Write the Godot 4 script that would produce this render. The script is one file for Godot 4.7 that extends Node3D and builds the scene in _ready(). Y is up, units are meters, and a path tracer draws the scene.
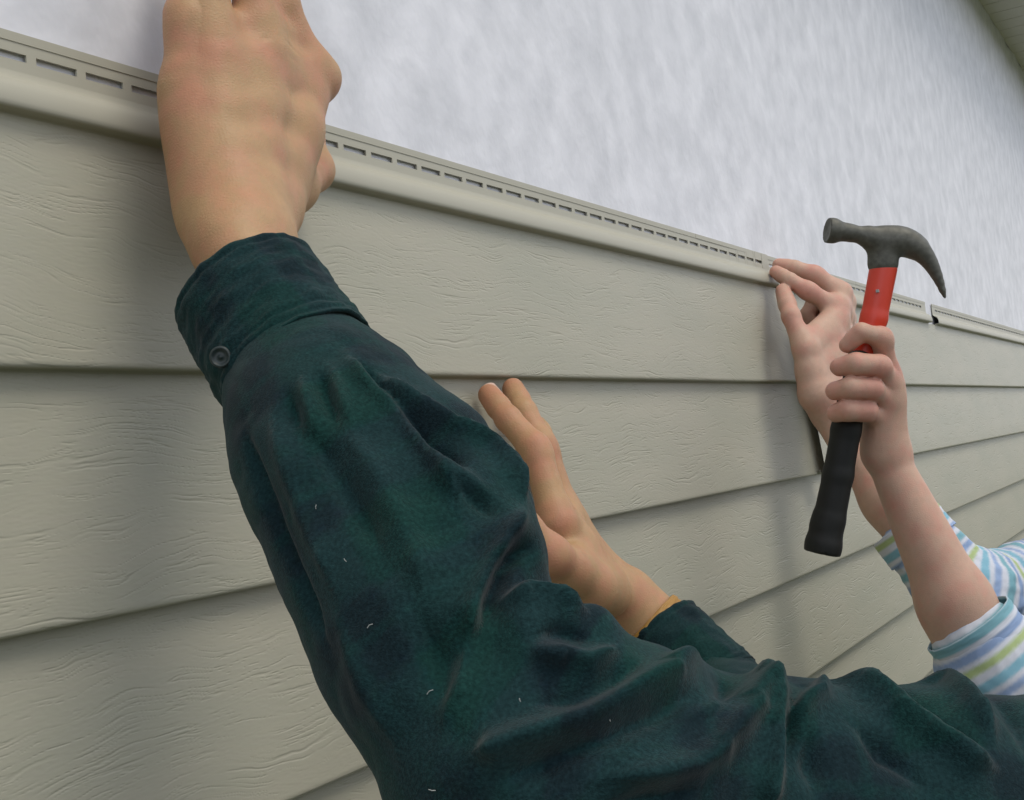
extends Node3D
# Two people fixing lap siding to a house wall. World: x runs along the wall, y up, z out of the wall (sheathing at z = 0). Metres.

const LAP := 0.127          # exposure of one course
const ROW := 1.667          # height of the butt edge under the top course

var M := {}

func _ready() -> void:
	set_camera()
	set_light()
	make_materials()
	build_ground()
	build_house()
	build_siding()
	build_people()
	build_hammer()
	mesh_solids()

# ---------------------------------------------------------------- camera, sky, sun
func set_camera() -> void:
	var c := Camera3D.new()
	c.name = "camera"
	c.transform = Transform3D(Basis(Vector3(0.51132, -0.09573, 0.85404), Vector3(0.00645, 0.99418, 0.10758), Vector3(-0.85936, -0.0495, 0.50896)).orthonormalized(), Vector3(0, 1.6, 0.51))
	c.fov = 36.8699
	c.near = 0.02
	c.far = 400.0
	add_child(c)
	c.current = true

func set_light() -> void:
	var e := Environment.new()
	var sm := ProceduralSkyMaterial.new()
	sm.sky_top_color = Color(0.86, 0.89, 0.95)
	sm.sky_horizon_color = Color(0.93, 0.94, 0.97)
	sm.ground_bottom_color = Color(0.19, 0.19, 0.15)
	sm.ground_horizon_color = Color(0.35, 0.38, 0.33)
	sm.sky_curve = 0.2
	sm.sun_angle_max = 30.0
	var sky := Sky.new()
	sky.sky_material = sm
	e.background_mode = Environment.BG_SKY
	e.sky = sky
	e.tonemap_mode = Environment.TONE_MAPPER_LINEAR
	e.tonemap_exposure = 1.48
	e.sdfgi_enabled = true
	e.ssao_enabled = true
	e.ssil_enabled = true
	var we := WorldEnvironment.new()
	we.name = "world_environment"
	we.environment = e
	add_child(we)
	var sun := DirectionalLight3D.new()
	sun.name = "sun"
	sun.light_energy = 0.36
	sun.light_color = Color(1.0, 0.97, 0.92)
	sun.light_angular_distance = 28.0
	sun.shadow_enabled = true
	sun.look_at_from_position(Vector3(0.45, 5.4, 3.0), Vector3.ZERO)
	add_child(sun)

# ---------------------------------------------------------------- helpers
func lin(r: float, g: float, b: float) -> Color:
	return Color(r, g, b).linear_to_srgb()

func mat(called: String, color: Color, rough: float, spec := 0.5) -> StandardMaterial3D:
	var m := StandardMaterial3D.new()
	m.resource_name = called
	m.albedo_color = color
	m.roughness = rough
	m.metallic_specular = spec
	M[called] = m
	return m

func noise(kind: int, freq: float, octaves := 4, seed_ := 1) -> FastNoiseLite:
	var n := FastNoiseLite.new()
	n.noise_type = kind
	n.frequency = freq
	n.fractal_octaves = octaves
	n.seed = seed_
	return n

func noise_tex(n: FastNoiseLite, w := 512, h := 512, ramp: Gradient = null) -> NoiseTexture2D:
	var t := NoiseTexture2D.new()
	t.width = w
	t.height = h
	t.seamless = true
	t.noise = n
	if ramp: t.color_ramp = ramp
	return t

func two_tone(a: Color, b: Color) -> Gradient:
	var g := Gradient.new()
	g.set_color(0, a)
	g.set_color(1, b)
	return g

func node(called: String, parent: Node = self, at := Vector3.ZERO) -> Node3D:
	var o := Node3D.new()
	o.name = called
	o.position = at
	parent.add_child(o, true)
	return o

func put(called: String, mesh: Mesh, m: Material, parent: Node = self) -> MeshInstance3D:
	var o := MeshInstance3D.new()
	o.name = called
	o.mesh = mesh
	if m: o.material_override = m
	parent.add_child(o, true)
	return o

func tag(o: Node, label: String, category := "", group := "", kind := "") -> void:
	if label: o.set_meta("label", label)
	if category: o.set_meta("category", category)
	if group: o.set_meta("group", group)
	if kind: o.set_meta("kind", kind)

func st_new() -> SurfaceTool:
	var st := SurfaceTool.new()
	st.begin(Mesh.PRIMITIVE_TRIANGLES)
	return st

func tri(st: SurfaceTool, a: Vector3, b: Vector3, c: Vector3, ua := Vector2.ZERO, ub := Vector2.ZERO, uc := Vector2.ZERO) -> void:
	st.set_uv(ua); st.add_vertex(a)
	st.set_uv(ub); st.add_vertex(b)
	st.set_uv(uc); st.add_vertex(c)

# a, b, c, d run clockwise seen from the front
func quad(st: SurfaceTool, a: Vector3, b: Vector3, c: Vector3, d: Vector3, ua := Vector2.ZERO, ub := Vector2.ZERO, uc := Vector2.ZERO, ud := Vector2.ZERO) -> void:
	tri(st, a, b, c, ua, ub, uc)
	tri(st, a, c, d, ua, uc, ud)

func add_box(st: SurfaceTool, lo: Vector3, hi: Vector3) -> void:
	st.set_smooth_group(-1)
	var v := []
	for i in 8: v.append(Vector3(hi.x if i & 1 else lo.x, hi.y if i & 2 else lo.y, hi.z if i & 4 else lo.z))
	for f in [[4, 6, 7, 5], [1, 3, 2, 0], [0, 2, 6, 4], [5, 7, 3, 1], [2, 3, 7, 6], [0, 4, 5, 1]]:
		quad(st, v[f[0]], v[f[1]], v[f[2]], v[f[3]], Vector2(0, 0), Vector2(0, 1), Vector2(1, 1), Vector2(1, 0))

func finish(st: SurfaceTool) -> ArrayMesh:
	st.generate_normals()
	return st.commit()

# ---------------------------------------------------------------- materials
func grain_image() -> Image:
	# embossed cedar grain: long, thin, broken grooves that wander about the length of the board
	var w := 1536
	var h := 256
	var a := noise(FastNoiseLite.TYPE_SIMPLEX_SMOOTH, 1.0, 2, 11)
	var wob := noise(FastNoiseLite.TYPE_SIMPLEX_SMOOTH, 1.0, 3, 23)
	var fine := noise(FastNoiseLite.TYPE_SIMPLEX_SMOOTH, 1.0, 2, 5)
	var img := Image.create(w, h, false, Image.FORMAT_L8)
	for x in w:
		var t := TAU * x / w
		var c := Vector2(cos(t), sin(t))
		for y in h:
			var v := float(y) / h
			var bend := wob.get_noise_3d(c.x * 0.9, c.y * 0.9, v * 0.8) * 0.13 + wob.get_noise_3d(c.x * 5.0, c.y * 5.0, v * 4.0 + 9.0) * 0.012
			var q := (v + bend) * 22.0
			var n1 := a.get_noise_3d(c.x * 1.0, c.y * 1.0, q)
			var n2 := a.get_noise_3d(c.x * 1.5 + 20.0, c.y * 1.5, q * 1.3 + 40.0)
			var gate := smoothstep(-0.25, 0.2, wob.get_noise_3d(c.x * 2.6 + 7.0, c.y * 2.6, q * 0.22))
			var gate2 := smoothstep(-0.1, 0.25, wob.get_noise_3d(c.x * 3.2 - 7.0, c.y * 3.2, q * 0.4 + 3.0))
			var g1 := (1.0 - smoothstep(0.0, 0.085, absf(n1))) * gate
			var g2 := (1.0 - smoothstep(0.0, 0.07, absf(n2))) * gate2 * 0.7
			var f := fine.get_noise_3d(c.x * 26.0, c.y * 26.0, v * 60.0) * 0.10 + a.get_noise_3d(c.x * 5.0, c.y * 5.0, q * 3.0) * 0.07
			img.set_pixel(x, y, Color.from_hsv(0, 0, clampf(0.78 - 0.62 * maxf(g1, g2) + f, 0.0, 1.0)))
	return img

func make_materials() -> void:
	var m := mat("vinyl", lin(0.415, 0.402, 0.330), 0.42, 0.28)
	var gi := grain_image()
	gi.generate_mipmaps()
	m.heightmap_enabled = true
	m.heightmap_texture = ImageTexture.create_from_image(gi)
	m.heightmap_scale = 0.045
	var tint := noise(FastNoiseLite.TYPE_SIMPLEX_SMOOTH, 0.006, 4, 3)
	m.albedo_texture = noise_tex(tint, 512, 256, two_tone(Color(0.95, 0.96, 0.95), Color(1, 0.995, 0.985)))
	m = mat("vinyl_smooth", lin(0.415, 0.402, 0.330), 0.45, 0.28)
	# spun housewrap: pressed fibres and soft creases
	m = mat("housewrap", Color.WHITE, 0.62, 0.4)
	var wr := noise(FastNoiseLite.TYPE_SIMPLEX_SMOOTH, 0.012, 5, 8)
	wr.domain_warp_enabled = true
	wr.domain_warp_amplitude = 22.0
	wr.domain_warp_frequency = 0.02
	m.albedo_texture = noise_tex(wr, 1024, 512, two_tone(lin(0.62, 0.63, 0.67), lin(0.80, 0.805, 0.85)))
	m.heightmap_enabled = true
	m.heightmap_texture = noise_tex(noise(FastNoiseLite.TYPE_SIMPLEX_SMOOTH, 0.03, 4, 19), 1024, 512)
	m.heightmap_scale = 0.06
	m = mat("soffit", lin(0.60, 0.585, 0.51), 0.5)
	m = mat("roof_shingle", lin(0.06, 0.055, 0.05), 0.9)
	m = mat("grass", Color.WHITE, 0.95, 0.2)
	m.albedo_texture = noise_tex(noise(FastNoiseLite.TYPE_SIMPLEX_SMOOTH, 0.03, 5, 2), 512, 512, two_tone(lin(0.065, 0.075, 0.042), lin(0.14, 0.145, 0.085)))
	m.uv1_triplanar = true
	m.uv1_world_triplanar = true
	m.uv1_scale = Vector3(0.7, 0.7, 0.7)
	m = mat("block", lin(0.28, 0.27, 0.25), 0.9, 0.3)

# ---------------------------------------------------------------- ground and house
func build_ground() -> void:
	var st := st_new()
	quad(st, Vector3(-150, 0, -150), Vector3(150, 0, -150), Vector3(150, 0, 150), Vector3(-150, 0, 150))
	var g := put("ground", finish(st), M.grass)
	tag(g, "", "", "", "structure")

var house: Node3D

func build_house() -> void:
	house = node("house", self, Vector3.ZERO)
	tag(house, "house wall in white housewrap above rows of beige lap siding", "house")
	# wrapped wall: slightly loose sheet over the sheathing
	var st := st_new()
	var slack := noise(FastNoiseLite.TYPE_SIMPLEX_SMOOTH, 2.2, 3, 31)
	var x0 := -2.0; var x1 := 8.0
	var nx := 500; var ny := 60
	var at := func(i: int, j: int) -> Vector3:
		var x := lerpf(x0, x1, float(i) / nx)
		var y := lerpf(1.72, 2.845, float(j) / ny)
		var edge := smoothstep(1.84, 1.9, y)
		return Vector3(x, y, (slack.get_noise_2d(x * 2.6, y * 0.9) * 0.0065 + slack.get_noise_2d(x * 9.0 + 4.0, y * 3.0) * 0.0012) * edge)
	st.set_smooth_group(0)
	for i in nx:
		for j in ny:
			var u0 := Vector2(lerpf(x0, x1, float(i) / nx), lerpf(1.72, 2.845, float(j) / ny))
			var du := (x1 - x0) / nx
			var dv := 1.125 / ny
			quad(st, at.call(i, j), at.call(i, j + 1), at.call(i + 1, j + 1), at.call(i + 1, j), u0 * Vector2(1.3, 2.2), (u0 + Vector2(0, dv)) * Vector2(1.3, 2.2), (u0 + Vector2(du, dv)) * Vector2(1.3, 2.2), (u0 + Vector2(du, 0)) * Vector2(1.3, 2.2))
	put("housewrap", finish(st), M.housewrap, house)
	st = st_new()
	add_box(st, Vector3(x0, 0.42, -0.16), Vector3(x1, 2.9, -0.006))
	put("wall", finish(st), M.housewrap, house)
	st = st_new()
	add_box(st, Vector3(x0, 0.0, -0.2), Vector3(x1, 0.42, -0.012))
	put("foundation", finish(st), M.block, house)
	# eave: soffit, fascia, roof
	st = st_new()
	var k := 0
	while x0 + k * 0.1 < x1 - 0.05:
		var a := x0 + k * 0.1
		add_box(st, Vector3(a + 0.004, 2.844, 0.0), Vector3(a + 0.1, 2.855, 0.22))
		k += 1
	add_box(st, Vector3(x0, 2.8485, 0.0), Vector3(x1, 2.86, 0.22))
	put("soffit", finish(st), M.soffit, house)
	st = st_new()
	add_box(st, Vector3(x0, 2.80, 0.222), Vector3(x1, 2.98, 0.245))
	put("fascia", finish(st), M.soffit, house)
	st = st_new()
	quad(st, Vector3(x0, 2.99, 0.26), Vector3(x0, 4.4, -3.0), Vector3(x1, 4.4, -3.0), Vector3(x1, 2.99, 0.26))
	quad(st, Vector3(x0, 2.96, 0.26), Vector3(x0, 2.99, 0.26), Vector3(x1, 2.99, 0.26), Vector3(x1, 2.96, 0.26))
	put("roof", finish(st), M.roof_shingle, house)

# ---------------------------------------------------------------- siding
# outline of a two-course panel, from its hooked butt up to the lock bead: [height, distance from the wall]
func panel_profile() -> Array:
	var p := [[0.006, 0.0030], [0.0025, 0.0045], [0.0005, 0.0085], [0.0000, 0.0125], [0.0006, 0.0139], [0.0018, 0.0145], [0.0040, 0.01445]]
	p.append_array([[0.03, 0.0122], [0.07, 0.0090], [0.118, 0.0050], [0.1255, 0.0046]])
	p.append_array([[0.1268, 0.0055], [0.1272, 0.0085], [0.1270, 0.0125], [0.1276, 0.0139], [0.1288, 0.0145], [0.1310, 0.01445]])
	p.append_array([[0.157, 0.0122], [0.197, 0.0090], [0.245, 0.0052], [0.2555, 0.0046]])
	return p

func bead_profile() -> Array:
	var p := []
	p = [[0.2555, 0.0046], [0.2566, 0.0056], [0.2568, 0.0110], [0.2571, 0.0126], [0.2582, 0.0134], [0.2602, 0.0137], [0.2630, 0.0136], [0.2672, 0.0128], [0.2712, 0.0106], [0.2740, 0.0066], [0.2756, 0.0040], [0.2775, 0.0026], [0.2800, 0.0022]]
	return p

# extrude a profile along x with a slow bow; bow(x) moves the sheet off the wall
func extrude(profile: Array, y0: float, xa: float, xb: float, step: float, bow: Callable, thick := 0.0012, uv_at := Vector2.ZERO) -> ArrayMesh:
	var st := st_new()
	var n := maxi(1, int(ceil((xb - xa) / step)))
	var rows := []
	for i in n + 1:
		var x := lerpf(xa, xb, float(i) / n)
		var r := []
		for p in profile:
			var b: Vector3 = bow.call(x, y0 + p[0])
			r.append(Vector3(x + b.x, y0 + p[0] + b.y, p[1] + b.z))
		rows.append(r)
	var along := [0.0]
	for j in range(1, profile.size()):
		along.append(along[-1] + Vector2(profile[j][0] - profile[j - 1][0], profile[j][1] - profile[j - 1][1]).length())
	st.set_smooth_group(1)
	for i in n:
		for j in profile.size() - 1:
			var ua := Vector2(rows[i][j].x / 1.15, -along[j] / 0.127) + uv_at
			var ub := Vector2(rows[i][j].x / 1.15, -along[j + 1] / 0.127) + uv_at
			var uc := Vector2(rows[i + 1][j].x / 1.15, -along[j + 1] / 0.127) + uv_at
			var ud := Vector2(rows[i + 1][j].x / 1.15, -along[j] / 0.127) + uv_at
			quad(st, rows[i][j], rows[i][j + 1], rows[i + 1][j + 1], rows[i + 1][j], ua, ub, uc, ud)
	# the cut ends show the thickness of the sheet
	st.set_smooth_group(-1)
	for e in [0, n]:
		for j in profile.size() - 1:
			var a: Vector3 = rows[e][j]
			var b: Vector3 = rows[e][j + 1]
			var back := Vector3(0, (b - a).z, -(b - a).y).normalized() * thick
			quad(st, a, b, b + back, a + back)
			quad(st, a + back, b + back, b + back + Vector3(0.05 if e == 0 else -0.05, 0, 0), a + back + Vector3(0.05 if e == 0 else -0.05, 0, 0))
	return finish(st)

# nail hem: a strip with punched slots, its top edge folded double
func hem_mesh(y0: float, xa: float, xb: float, bow: Callable) -> ArrayMesh:
	var st := st_new()
	var pitch := 0.0314
	var first := ceili((xa + 0.004) / pitch)
	var last := floori((xb - 0.004) / pitch)
	var zf := 0.0022
	var zb := 0.0009
	var lo := y0 + 0.2795
	var s0 := y0 + 0.2858
	var s1 := y0 + 0.2898
	var hi := y0 + 0.2995
	var cuts := [xa]
	for k in range(first, last):
		cuts.append(k * pitch)
		cuts.append(k * pitch + 0.0255)
	cuts.append(xb)
	for i in cuts.size() - 1:
		var a: float = cuts[i]
		var b: float = cuts[i + 1]
		if b - a < 0.0005: continue
		var z: float = bow.call((a + b) / 2, hi).z
		if i % 2 == 0:
			add_box(st, Vector3(a, lo, zb + z), Vector3(b, hi, zf + z))
		else:
			add_box(st, Vector3(a, lo, zb + z), Vector3(b, s0, zf + z))
			add_box(st, Vector3(a, s1, zb + z), Vector3(b, hi, zf + z))
	# folded top edge
	var n := maxi(1, int((xb - xa) / 0.25))
	for i in n:
		var a := lerpf(xa, xb, float(i) / n)
		var b := lerpf(xa, xb, float(i + 1) / n)
		var z: float = bow.call((a + b) / 2, hi).z
		add_box(st, Vector3(a, hi - 0.0042, zf + z), Vector3(b, hi + 0.0008, zf + 0.0005 + z))
	return finish(st)

func panel(parent: Node, y0: float, xa: float, xb: float, bow: Callable, uv_at: Vector2, hem := true, hem_cut := 0.0, thick := 0.0012) -> Node3D:
	var p := node("siding_panel", parent)
	var step := 0.012 if hem_cut < 0 else 0.12
	var prof := panel_profile()
	put("course", extrude(prof.slice(0, 11), y0, xa, xb, step, bow, thick, uv_at), M.vinyl, p)
	put("course", extrude(prof.slice(10), y0, xa, xb, step, bow, thick, uv_at + Vector2(0.37, 0.0)), M.vinyl, p)
	if hem:
		put("lock_bead", extrude(bead_profile(), y0, xa + maxf(hem_cut, 0.0), xb - absf(hem_cut), step, bow, thick, uv_at), M.vinyl_smooth, p)
		put("nail_hem", hem_mesh(y0, xa + maxf(hem_cut, 0.0), xb - absf(hem_cut), bow), M.vinyl_smooth, p)
	return p

func build_siding() -> void:
	var flat := func(x: float, y: float) -> Vector3: return Vector3(0, 0, 0.0006 * sin(x * 1.7 + y * 5.0))
	# rows already up on the wall; each panel has two courses and laps the next one
	for r in range(1, 5):
		var y0 := ROW - LAP - 2 * LAP * r
		var shift: float = [0.0, 0.7, -0.5, 0.3, -0.2][r]
		var cuts := [-2.0 + 0.0, 0.25 - 2.2, -1.9 + 3.66 + 3.0 + shift, 7.98]
		panel(house, y0, -1.98, cuts[2], flat, Vector2(0.23 * r, 0), false)
		panel(house, y0, cuts[2] - 0.03, 7.98, func(x: float, y: float) -> Vector3: return Vector3(0, 0, -0.0014), Vector2(0.41 * r, 0.0), false)
	# top row, beyond the panel that is being fitted
	var y0 := ROW - LAP
	var p := panel(house, y0, 1.46, 7.98, flat, Vector2(0.61, 0), false)
	for run in [[1.48, 2.545], [2.61, 7.98]]:     # the hems are cut back where two lengths meet
		put("lock_bead", extrude(bead_profile(), y0, run[0], run[1], 0.12, flat, 0.0012, Vector2.ZERO), M.vinyl_smooth, p)
		put("nail_hem", hem_mesh(y0, run[0], run[1], flat), M.vinyl_smooth, p)
	# the panel in hand: its free end springs off the wall
	var bow := func(x: float, y: float) -> Vector3:
		var t := clampf((x - 1.36) / 0.26, 0.0, 1.2)
		var low := 1.0 - smoothstep(1.60, 1.78, y)
		var lip := clampf((x - 1.585) / 0.05, 0.0, 1.2)
		return Vector3(0.012 * lip * lip * low, 0, 0.0012 + t * t * (0.003 + 0.006 * low) + lip * lip * 0.011 * low)
	var h := panel(self, y0, -1.7, 1.640, bow, Vector2(0.05, 0), true, -0.083)
	tag(h, "loose beige siding panel with slotted nail hem, held up by hands", "siding panel")

# ---------------------------------------------------------------- smooth solids
# A field of tapered capsules, joined softly, meshed as surface nets on a sparse grid.
class Solid:
	var A := PackedVector3Array()
	var BA := PackedVector3Array()
	var IL := PackedFloat32Array()
	var RA := PackedFloat32Array()
	var DR := PackedFloat32Array()
	var K := PackedFloat32Array()
	var G := PackedInt32Array()      # 0 body, 1.. separate pieces (fingers), -1 carved grooves
	var NV := PackedVector3Array()
	var SQ := PackedFloat32Array()
	var EA := PackedFloat32Array()   # how a fold dies away at its ends
	var EB := PackedFloat32Array()
	var join := 0.006                # how softly the separate pieces meet the body
	var ripple: FastNoiseLite = null
	var ripple_size := 0.0
	var ripple_scale := Vector3.ONE
	var folds := 0                   # soft ridges and dips: groups -2, -3 ..., K holds the height

	func fold(pts: Array, height: float, width: float, out := []) -> void:
		folds += 1
		for i in pts.size() - 1:
			if out: cone(pts[i], pts[i + 1], width, width, height, -1 - folds, (out[i] + out[i + 1]).normalized(), 0.15)
			else: cone(pts[i], pts[i + 1], width, width, height, -1 - folds)
			if i == 0: EA[-1] = 1.4
			if i == pts.size() - 2: EB[-1] = 1.4

	func cone(a: Vector3, b: Vector3, ra: float, rb: float, k := 0.01, g := 0, flat := Vector3.ZERO, squash := 1.0) -> void:
		var ba := b - a
		if ba.length_squared() < 1e-10: ba = Vector3(0, 1e-5, 0)
		A.append(a); BA.append(ba); IL.append(1.0 / ba.length_squared())
		RA.append(ra); DR.append(rb - ra); K.append(k); G.append(g)
		var n := flat
		if n != Vector3.ZERO: n = (n - ba * (n.dot(ba) / ba.length_squared())).normalized()
		NV.append(n); SQ.append(squash - 1.0); EA.append(0.0); EB.append(0.0)

	func chain(pts: Array, radii: Array, k := 0.01, g := 0) -> void:
		for i in pts.size() - 1: cone(pts[i], pts[i + 1], radii[i], radii[i + 1], k, g)

	func one(i: int, p: Vector3) -> float:
		var pa := p - A[i]
		if SQ[i] != 0.0: pa += NV[i] * (pa.dot(NV[i]) * SQ[i])
		var h := clampf(pa.dot(BA[i]) * IL[i], 0.0, 1.0)
		return pa.distance_to(BA[i] * h) - RA[i] - DR[i] * h

	func val(p: Vector3, L: PackedInt32Array) -> float:
		var db := 1.0
		var df := 1.0
		var dc := 1.0
		var cur := 0
		var carve := false
		var push := 0.0
		var fg := 0
		var fm := 9.0
		var fh := 0.0
		for i in L:
			var pa := p - A[i]
			if SQ[i] != 0.0: pa += NV[i] * (pa.dot(NV[i]) * SQ[i])
			var h := clampf(pa.dot(BA[i]) * IL[i], 0.0, 1.0)
			var d := pa.distance_to(BA[i] * h) - RA[i] - DR[i] * h
			var g := G[i]
			var k := K[i]
			if g == 0:
				var e := maxf(k - absf(db - d), 0.0) / k
				db = minf(db, d) - e * e * k * 0.25
			elif g > 0:
				if g != cur:
					df = minf(df, dc)
					dc = d
					cur = g
				else:
					var e := maxf(k - absf(dc - d), 0.0) / k
					dc = minf(dc, d) - e * e * k * 0.25
			elif g == -1:
				carve = true
			else:
				if g != fg:
					push += fh / ((1.0 + fm * fm) * (1.0 + fm * fm))
					fg = g
					fm = 9.0
					fh = k
				fm = minf(fm, (d + RA[i]) / RA[i] + EA[i] * (1.0 - h) * (1.0 - h) + EB[i] * h * h)
		push += fh / ((1.0 + fm * fm) * (1.0 + fm * fm))
		df = minf(df, dc)
		var e2 := maxf(join - absf(db - df), 0.0) / join
		var r := minf(db, df) - e2 * e2 * join * 0.25
		r -= push
		if ripple_size > 0.0:
			var q := p * ripple_scale
			r += ripple.get_noise_3dv(q) * ripple_size
		if carve:
			for i in L:
				if G[i] == -1:
					var k := K[i]
					var d := -one(i, p)
					var e := maxf(k - absf(r - d), 0.0) / k
					r = maxf(r, d) + e * e * k * 0.25
		return r

	# adds the surface inside the box to the arrays of OUT; COLOR(p) gives the vertex colour
	func emit(out: Dictionary, lo: Vector3, hi: Vector3, cell: float, color: Callable, origin: Vector3) -> void:
		var B := 5
		var bx := int(ceil((hi.x - lo.x) / cell / B))
		var by := int(ceil((hi.y - lo.y) / cell / B))
		var bz := int(ceil((hi.z - lo.z) / cell / B))
		var nx := bx * B + 1
		var ny := by * B + 1
		var nz := bz * B + 1
		var vals := PackedFloat32Array()
		vals.resize(nx * ny * nz)
		vals.fill(9.0)
		var R := cell * B * 0.867
		var kmax := 0.0
		for i in K.size():
			if G[i] >= -1: kmax = maxf(kmax, K[i])
		var pad := kmax * 0.5 + ripple_size + cell + (0.007 if folds else 0.0)
		var active := []
		var lists := []
		for ix in bx:
			for iy in by:
				for iz in bz:
					var c := lo + Vector3(ix + 0.5, iy + 0.5, iz + 0.5) * (cell * B)
					var L := PackedInt32Array()
					var near := false
					for i in A.size():
						var d := one(i, c)
						if SQ[i] != 0.0 and d > 0.0: d /= 1.0 + maxf(SQ[i], 0.0)
						if G[i] < -1:
							var e := c - A[i]
							d = e.distance_to(BA[i] * clampf(e.dot(BA[i]) * IL[i], 0.0, 1.0)) - RA[i] * 2.6
						if d < R + pad:
							L.append(i)
							if G[i] >= 0: near = true
					if not near: continue
					var dc := val(c, L)
					if dc > (R + ripple_size + (0.012 if folds else 0.0)) * 1.5: continue
					var inside := dc < -(R + pad) * 1.8
					if not inside:
						active.append(Vector3i(ix, iy, iz))
						lists.append(L)
					for x in range(ix * B, ix * B + B + 1):
						for y in range(iy * B, iy * B + B + 1):
							for z in range(iz * B, iz * B + B + 1):
								var at := (x * ny + y) * nz + z
								if vals[at] == 9.0:
									vals[at] = -1.0 if inside else val(lo + Vector3(x, y, z) * cell, L)
		var cells := PackedInt32Array()
		cells.resize(nx * ny * nz)
		cells.fill(-1)
		var V: PackedVector3Array = out.v
		var N: PackedVector3Array = out.n
		var C: PackedColorArray = out.c
		var I: PackedInt32Array = out.i
		var off := [0, nz * ny, nz, nz * ny + nz, 1, nz * ny + 1, nz + 1, nz * ny + nz + 1]
		var edges := [[0, 1], [2, 3], [4, 5], [6, 7], [0, 2], [1, 3], [4, 6], [5, 7], [0, 4], [1, 5], [2, 6], [3, 7]]
		var todo := []
		for bi in active.size():
			var b: Vector3i = active[bi]
			var L: PackedInt32Array = lists[bi]
			for x in range(b.x * B, b.x * B + B):
				for y in range(b.y * B, b.y * B + B):
					for z in range(b.z * B, b.z * B + B):
						var at := (x * ny + y) * nz + z
						var s := 0
						for k in 8:
							if vals[at + off[k]] < 0.0: s += 1
						if s == 0 or s == 8: continue
						var sum := Vector3.ZERO
						var cnt := 0
						for e in edges:
							var v0: float = vals[at + off[e[0]]]
							var v1: float = vals[at + off[e[1]]]
							if (v0 < 0.0) != (v1 < 0.0):
								var t := v0 / (v0 - v1)
								var p0 := Vector3(e[0] & 1, (e[0] >> 1) & 1, e[0] >> 2)
								var p1 := Vector3(e[1] & 1, (e[1] >> 1) & 1, e[1] >> 2)
								sum += p0.lerp(p1, t)
								cnt += 1
						var p := lo + (Vector3(x, y, z) + sum / cnt) * cell
						var h := cell * 0.35
						var d1 := val(p + Vector3(h, -h, -h), L)
						var d2 := val(p + Vector3(-h, -h, h), L)
						var d3 := val(p + Vector3(-h, h, -h), L)
						var d4 := val(p + Vector3(h, h, h), L)
						var gr := Vector3(d1 - d2 - d3 + d4, -d1 - d2 + d3 + d4, -d1 + d2 - d3 + d4) / (4.0 * h)
						var dm := (d1 + d2 + d3 + d4) * 0.25
						var gl := gr.length()
						var nn := gr / gl if gl > 1e-5 else Vector3.UP
						p -= nn * clampf(dm / maxf(gl, 0.3), -0.5 * cell, 0.5 * cell)
						cells[at] = V.size()
						V.append(p - origin)
						N.append(nn)
						C.append(color.call(p))
						todo.append(Vector3i(x, y, z))
		for q in todo:
			var at: int = (q.x * ny + q.y) * nz + q.z
			var v0 := vals[at] < 0.0
			if q.y > 0 and q.z > 0:
				var v1 := vals[at + ny * nz] < 0.0
				if v0 != v1: _quad(I, cells, at, nz, 1, v0)
			if q.x > 0 and q.z > 0:
				var v1 := vals[at + nz] < 0.0
				if v0 != v1: _quad(I, cells, at, 1, ny * nz, v0)
			if q.x > 0 and q.y > 0:
				var v1 := vals[at + 1] < 0.0
				if v0 != v1: _quad(I, cells, at, ny * nz, nz, v0)
		out.v = V
		out.n = N
		out.c = C
		out.i = I

	func _quad(I: PackedInt32Array, cells: PackedInt32Array, at: int, du: int, dv: int, flip: bool) -> void:
		var a := cells[at]
		var b := cells[at - du]
		var c := cells[at - du - dv]
		var d := cells[at - dv]
		if a < 0 or b < 0 or c < 0 or d < 0: return
		if flip:
			I.append(a); I.append(c); I.append(b); I.append(a); I.append(d); I.append(c)
		else:
			I.append(a); I.append(b); I.append(c); I.append(a); I.append(c); I.append(d)

# The solids are meshed together at the end, one worker thread each.
var jobs := []
var waiting := []

func arrays() -> Dictionary:
	return {"v": PackedVector3Array(), "n": PackedVector3Array(), "c": PackedColorArray(), "i": PackedInt32Array(), "pieces": []}

func later(f: Solid, out: Dictionary, b: AABB, cell: float, color: Callable, origin: Vector3) -> void:
	var piece := arrays()
	out.pieces.append(piece)
	jobs.append([f, piece, b.position, b.end, cell, color, origin])

func work(k: int) -> void:
	var j: Array = jobs[k]
	(j[0] as Solid).emit(j[1], j[2], j[3], j[4], j[5], j[6])

func mesh_solids() -> void:
	var id := WorkerThreadPool.add_group_task(work, jobs.size(), -1, true)
	WorkerThreadPool.wait_for_group_task_completion(id)
	for w in waiting: fill(w[0], w[1])

func commit(out: Dictionary) -> ArrayMesh:
	var m := ArrayMesh.new()
	if out.pieces: waiting.append([m, out])
	else: fill(m, out)
	return m

func fill(m: ArrayMesh, out: Dictionary) -> void:
	var v: PackedVector3Array = out.v
	var n: PackedVector3Array = out.n
	var c: PackedColorArray = out.c
	var ix: PackedInt32Array = out.i
	for p in out.pieces:
		var first := v.size()
		v.append_array(p.v)
		n.append_array(p.n)
		c.append_array(p.c)
		for q in p.i: ix.append(q + first)
	var a := []
	a.resize(Mesh.ARRAY_MAX)
	a[Mesh.ARRAY_VERTEX] = v
	a[Mesh.ARRAY_NORMAL] = n
	a[Mesh.ARRAY_COLOR] = c
	a[Mesh.ARRAY_INDEX] = ix
	m.add_surface_from_arrays(Mesh.PRIMITIVE_TRIANGLES, a)

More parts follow.
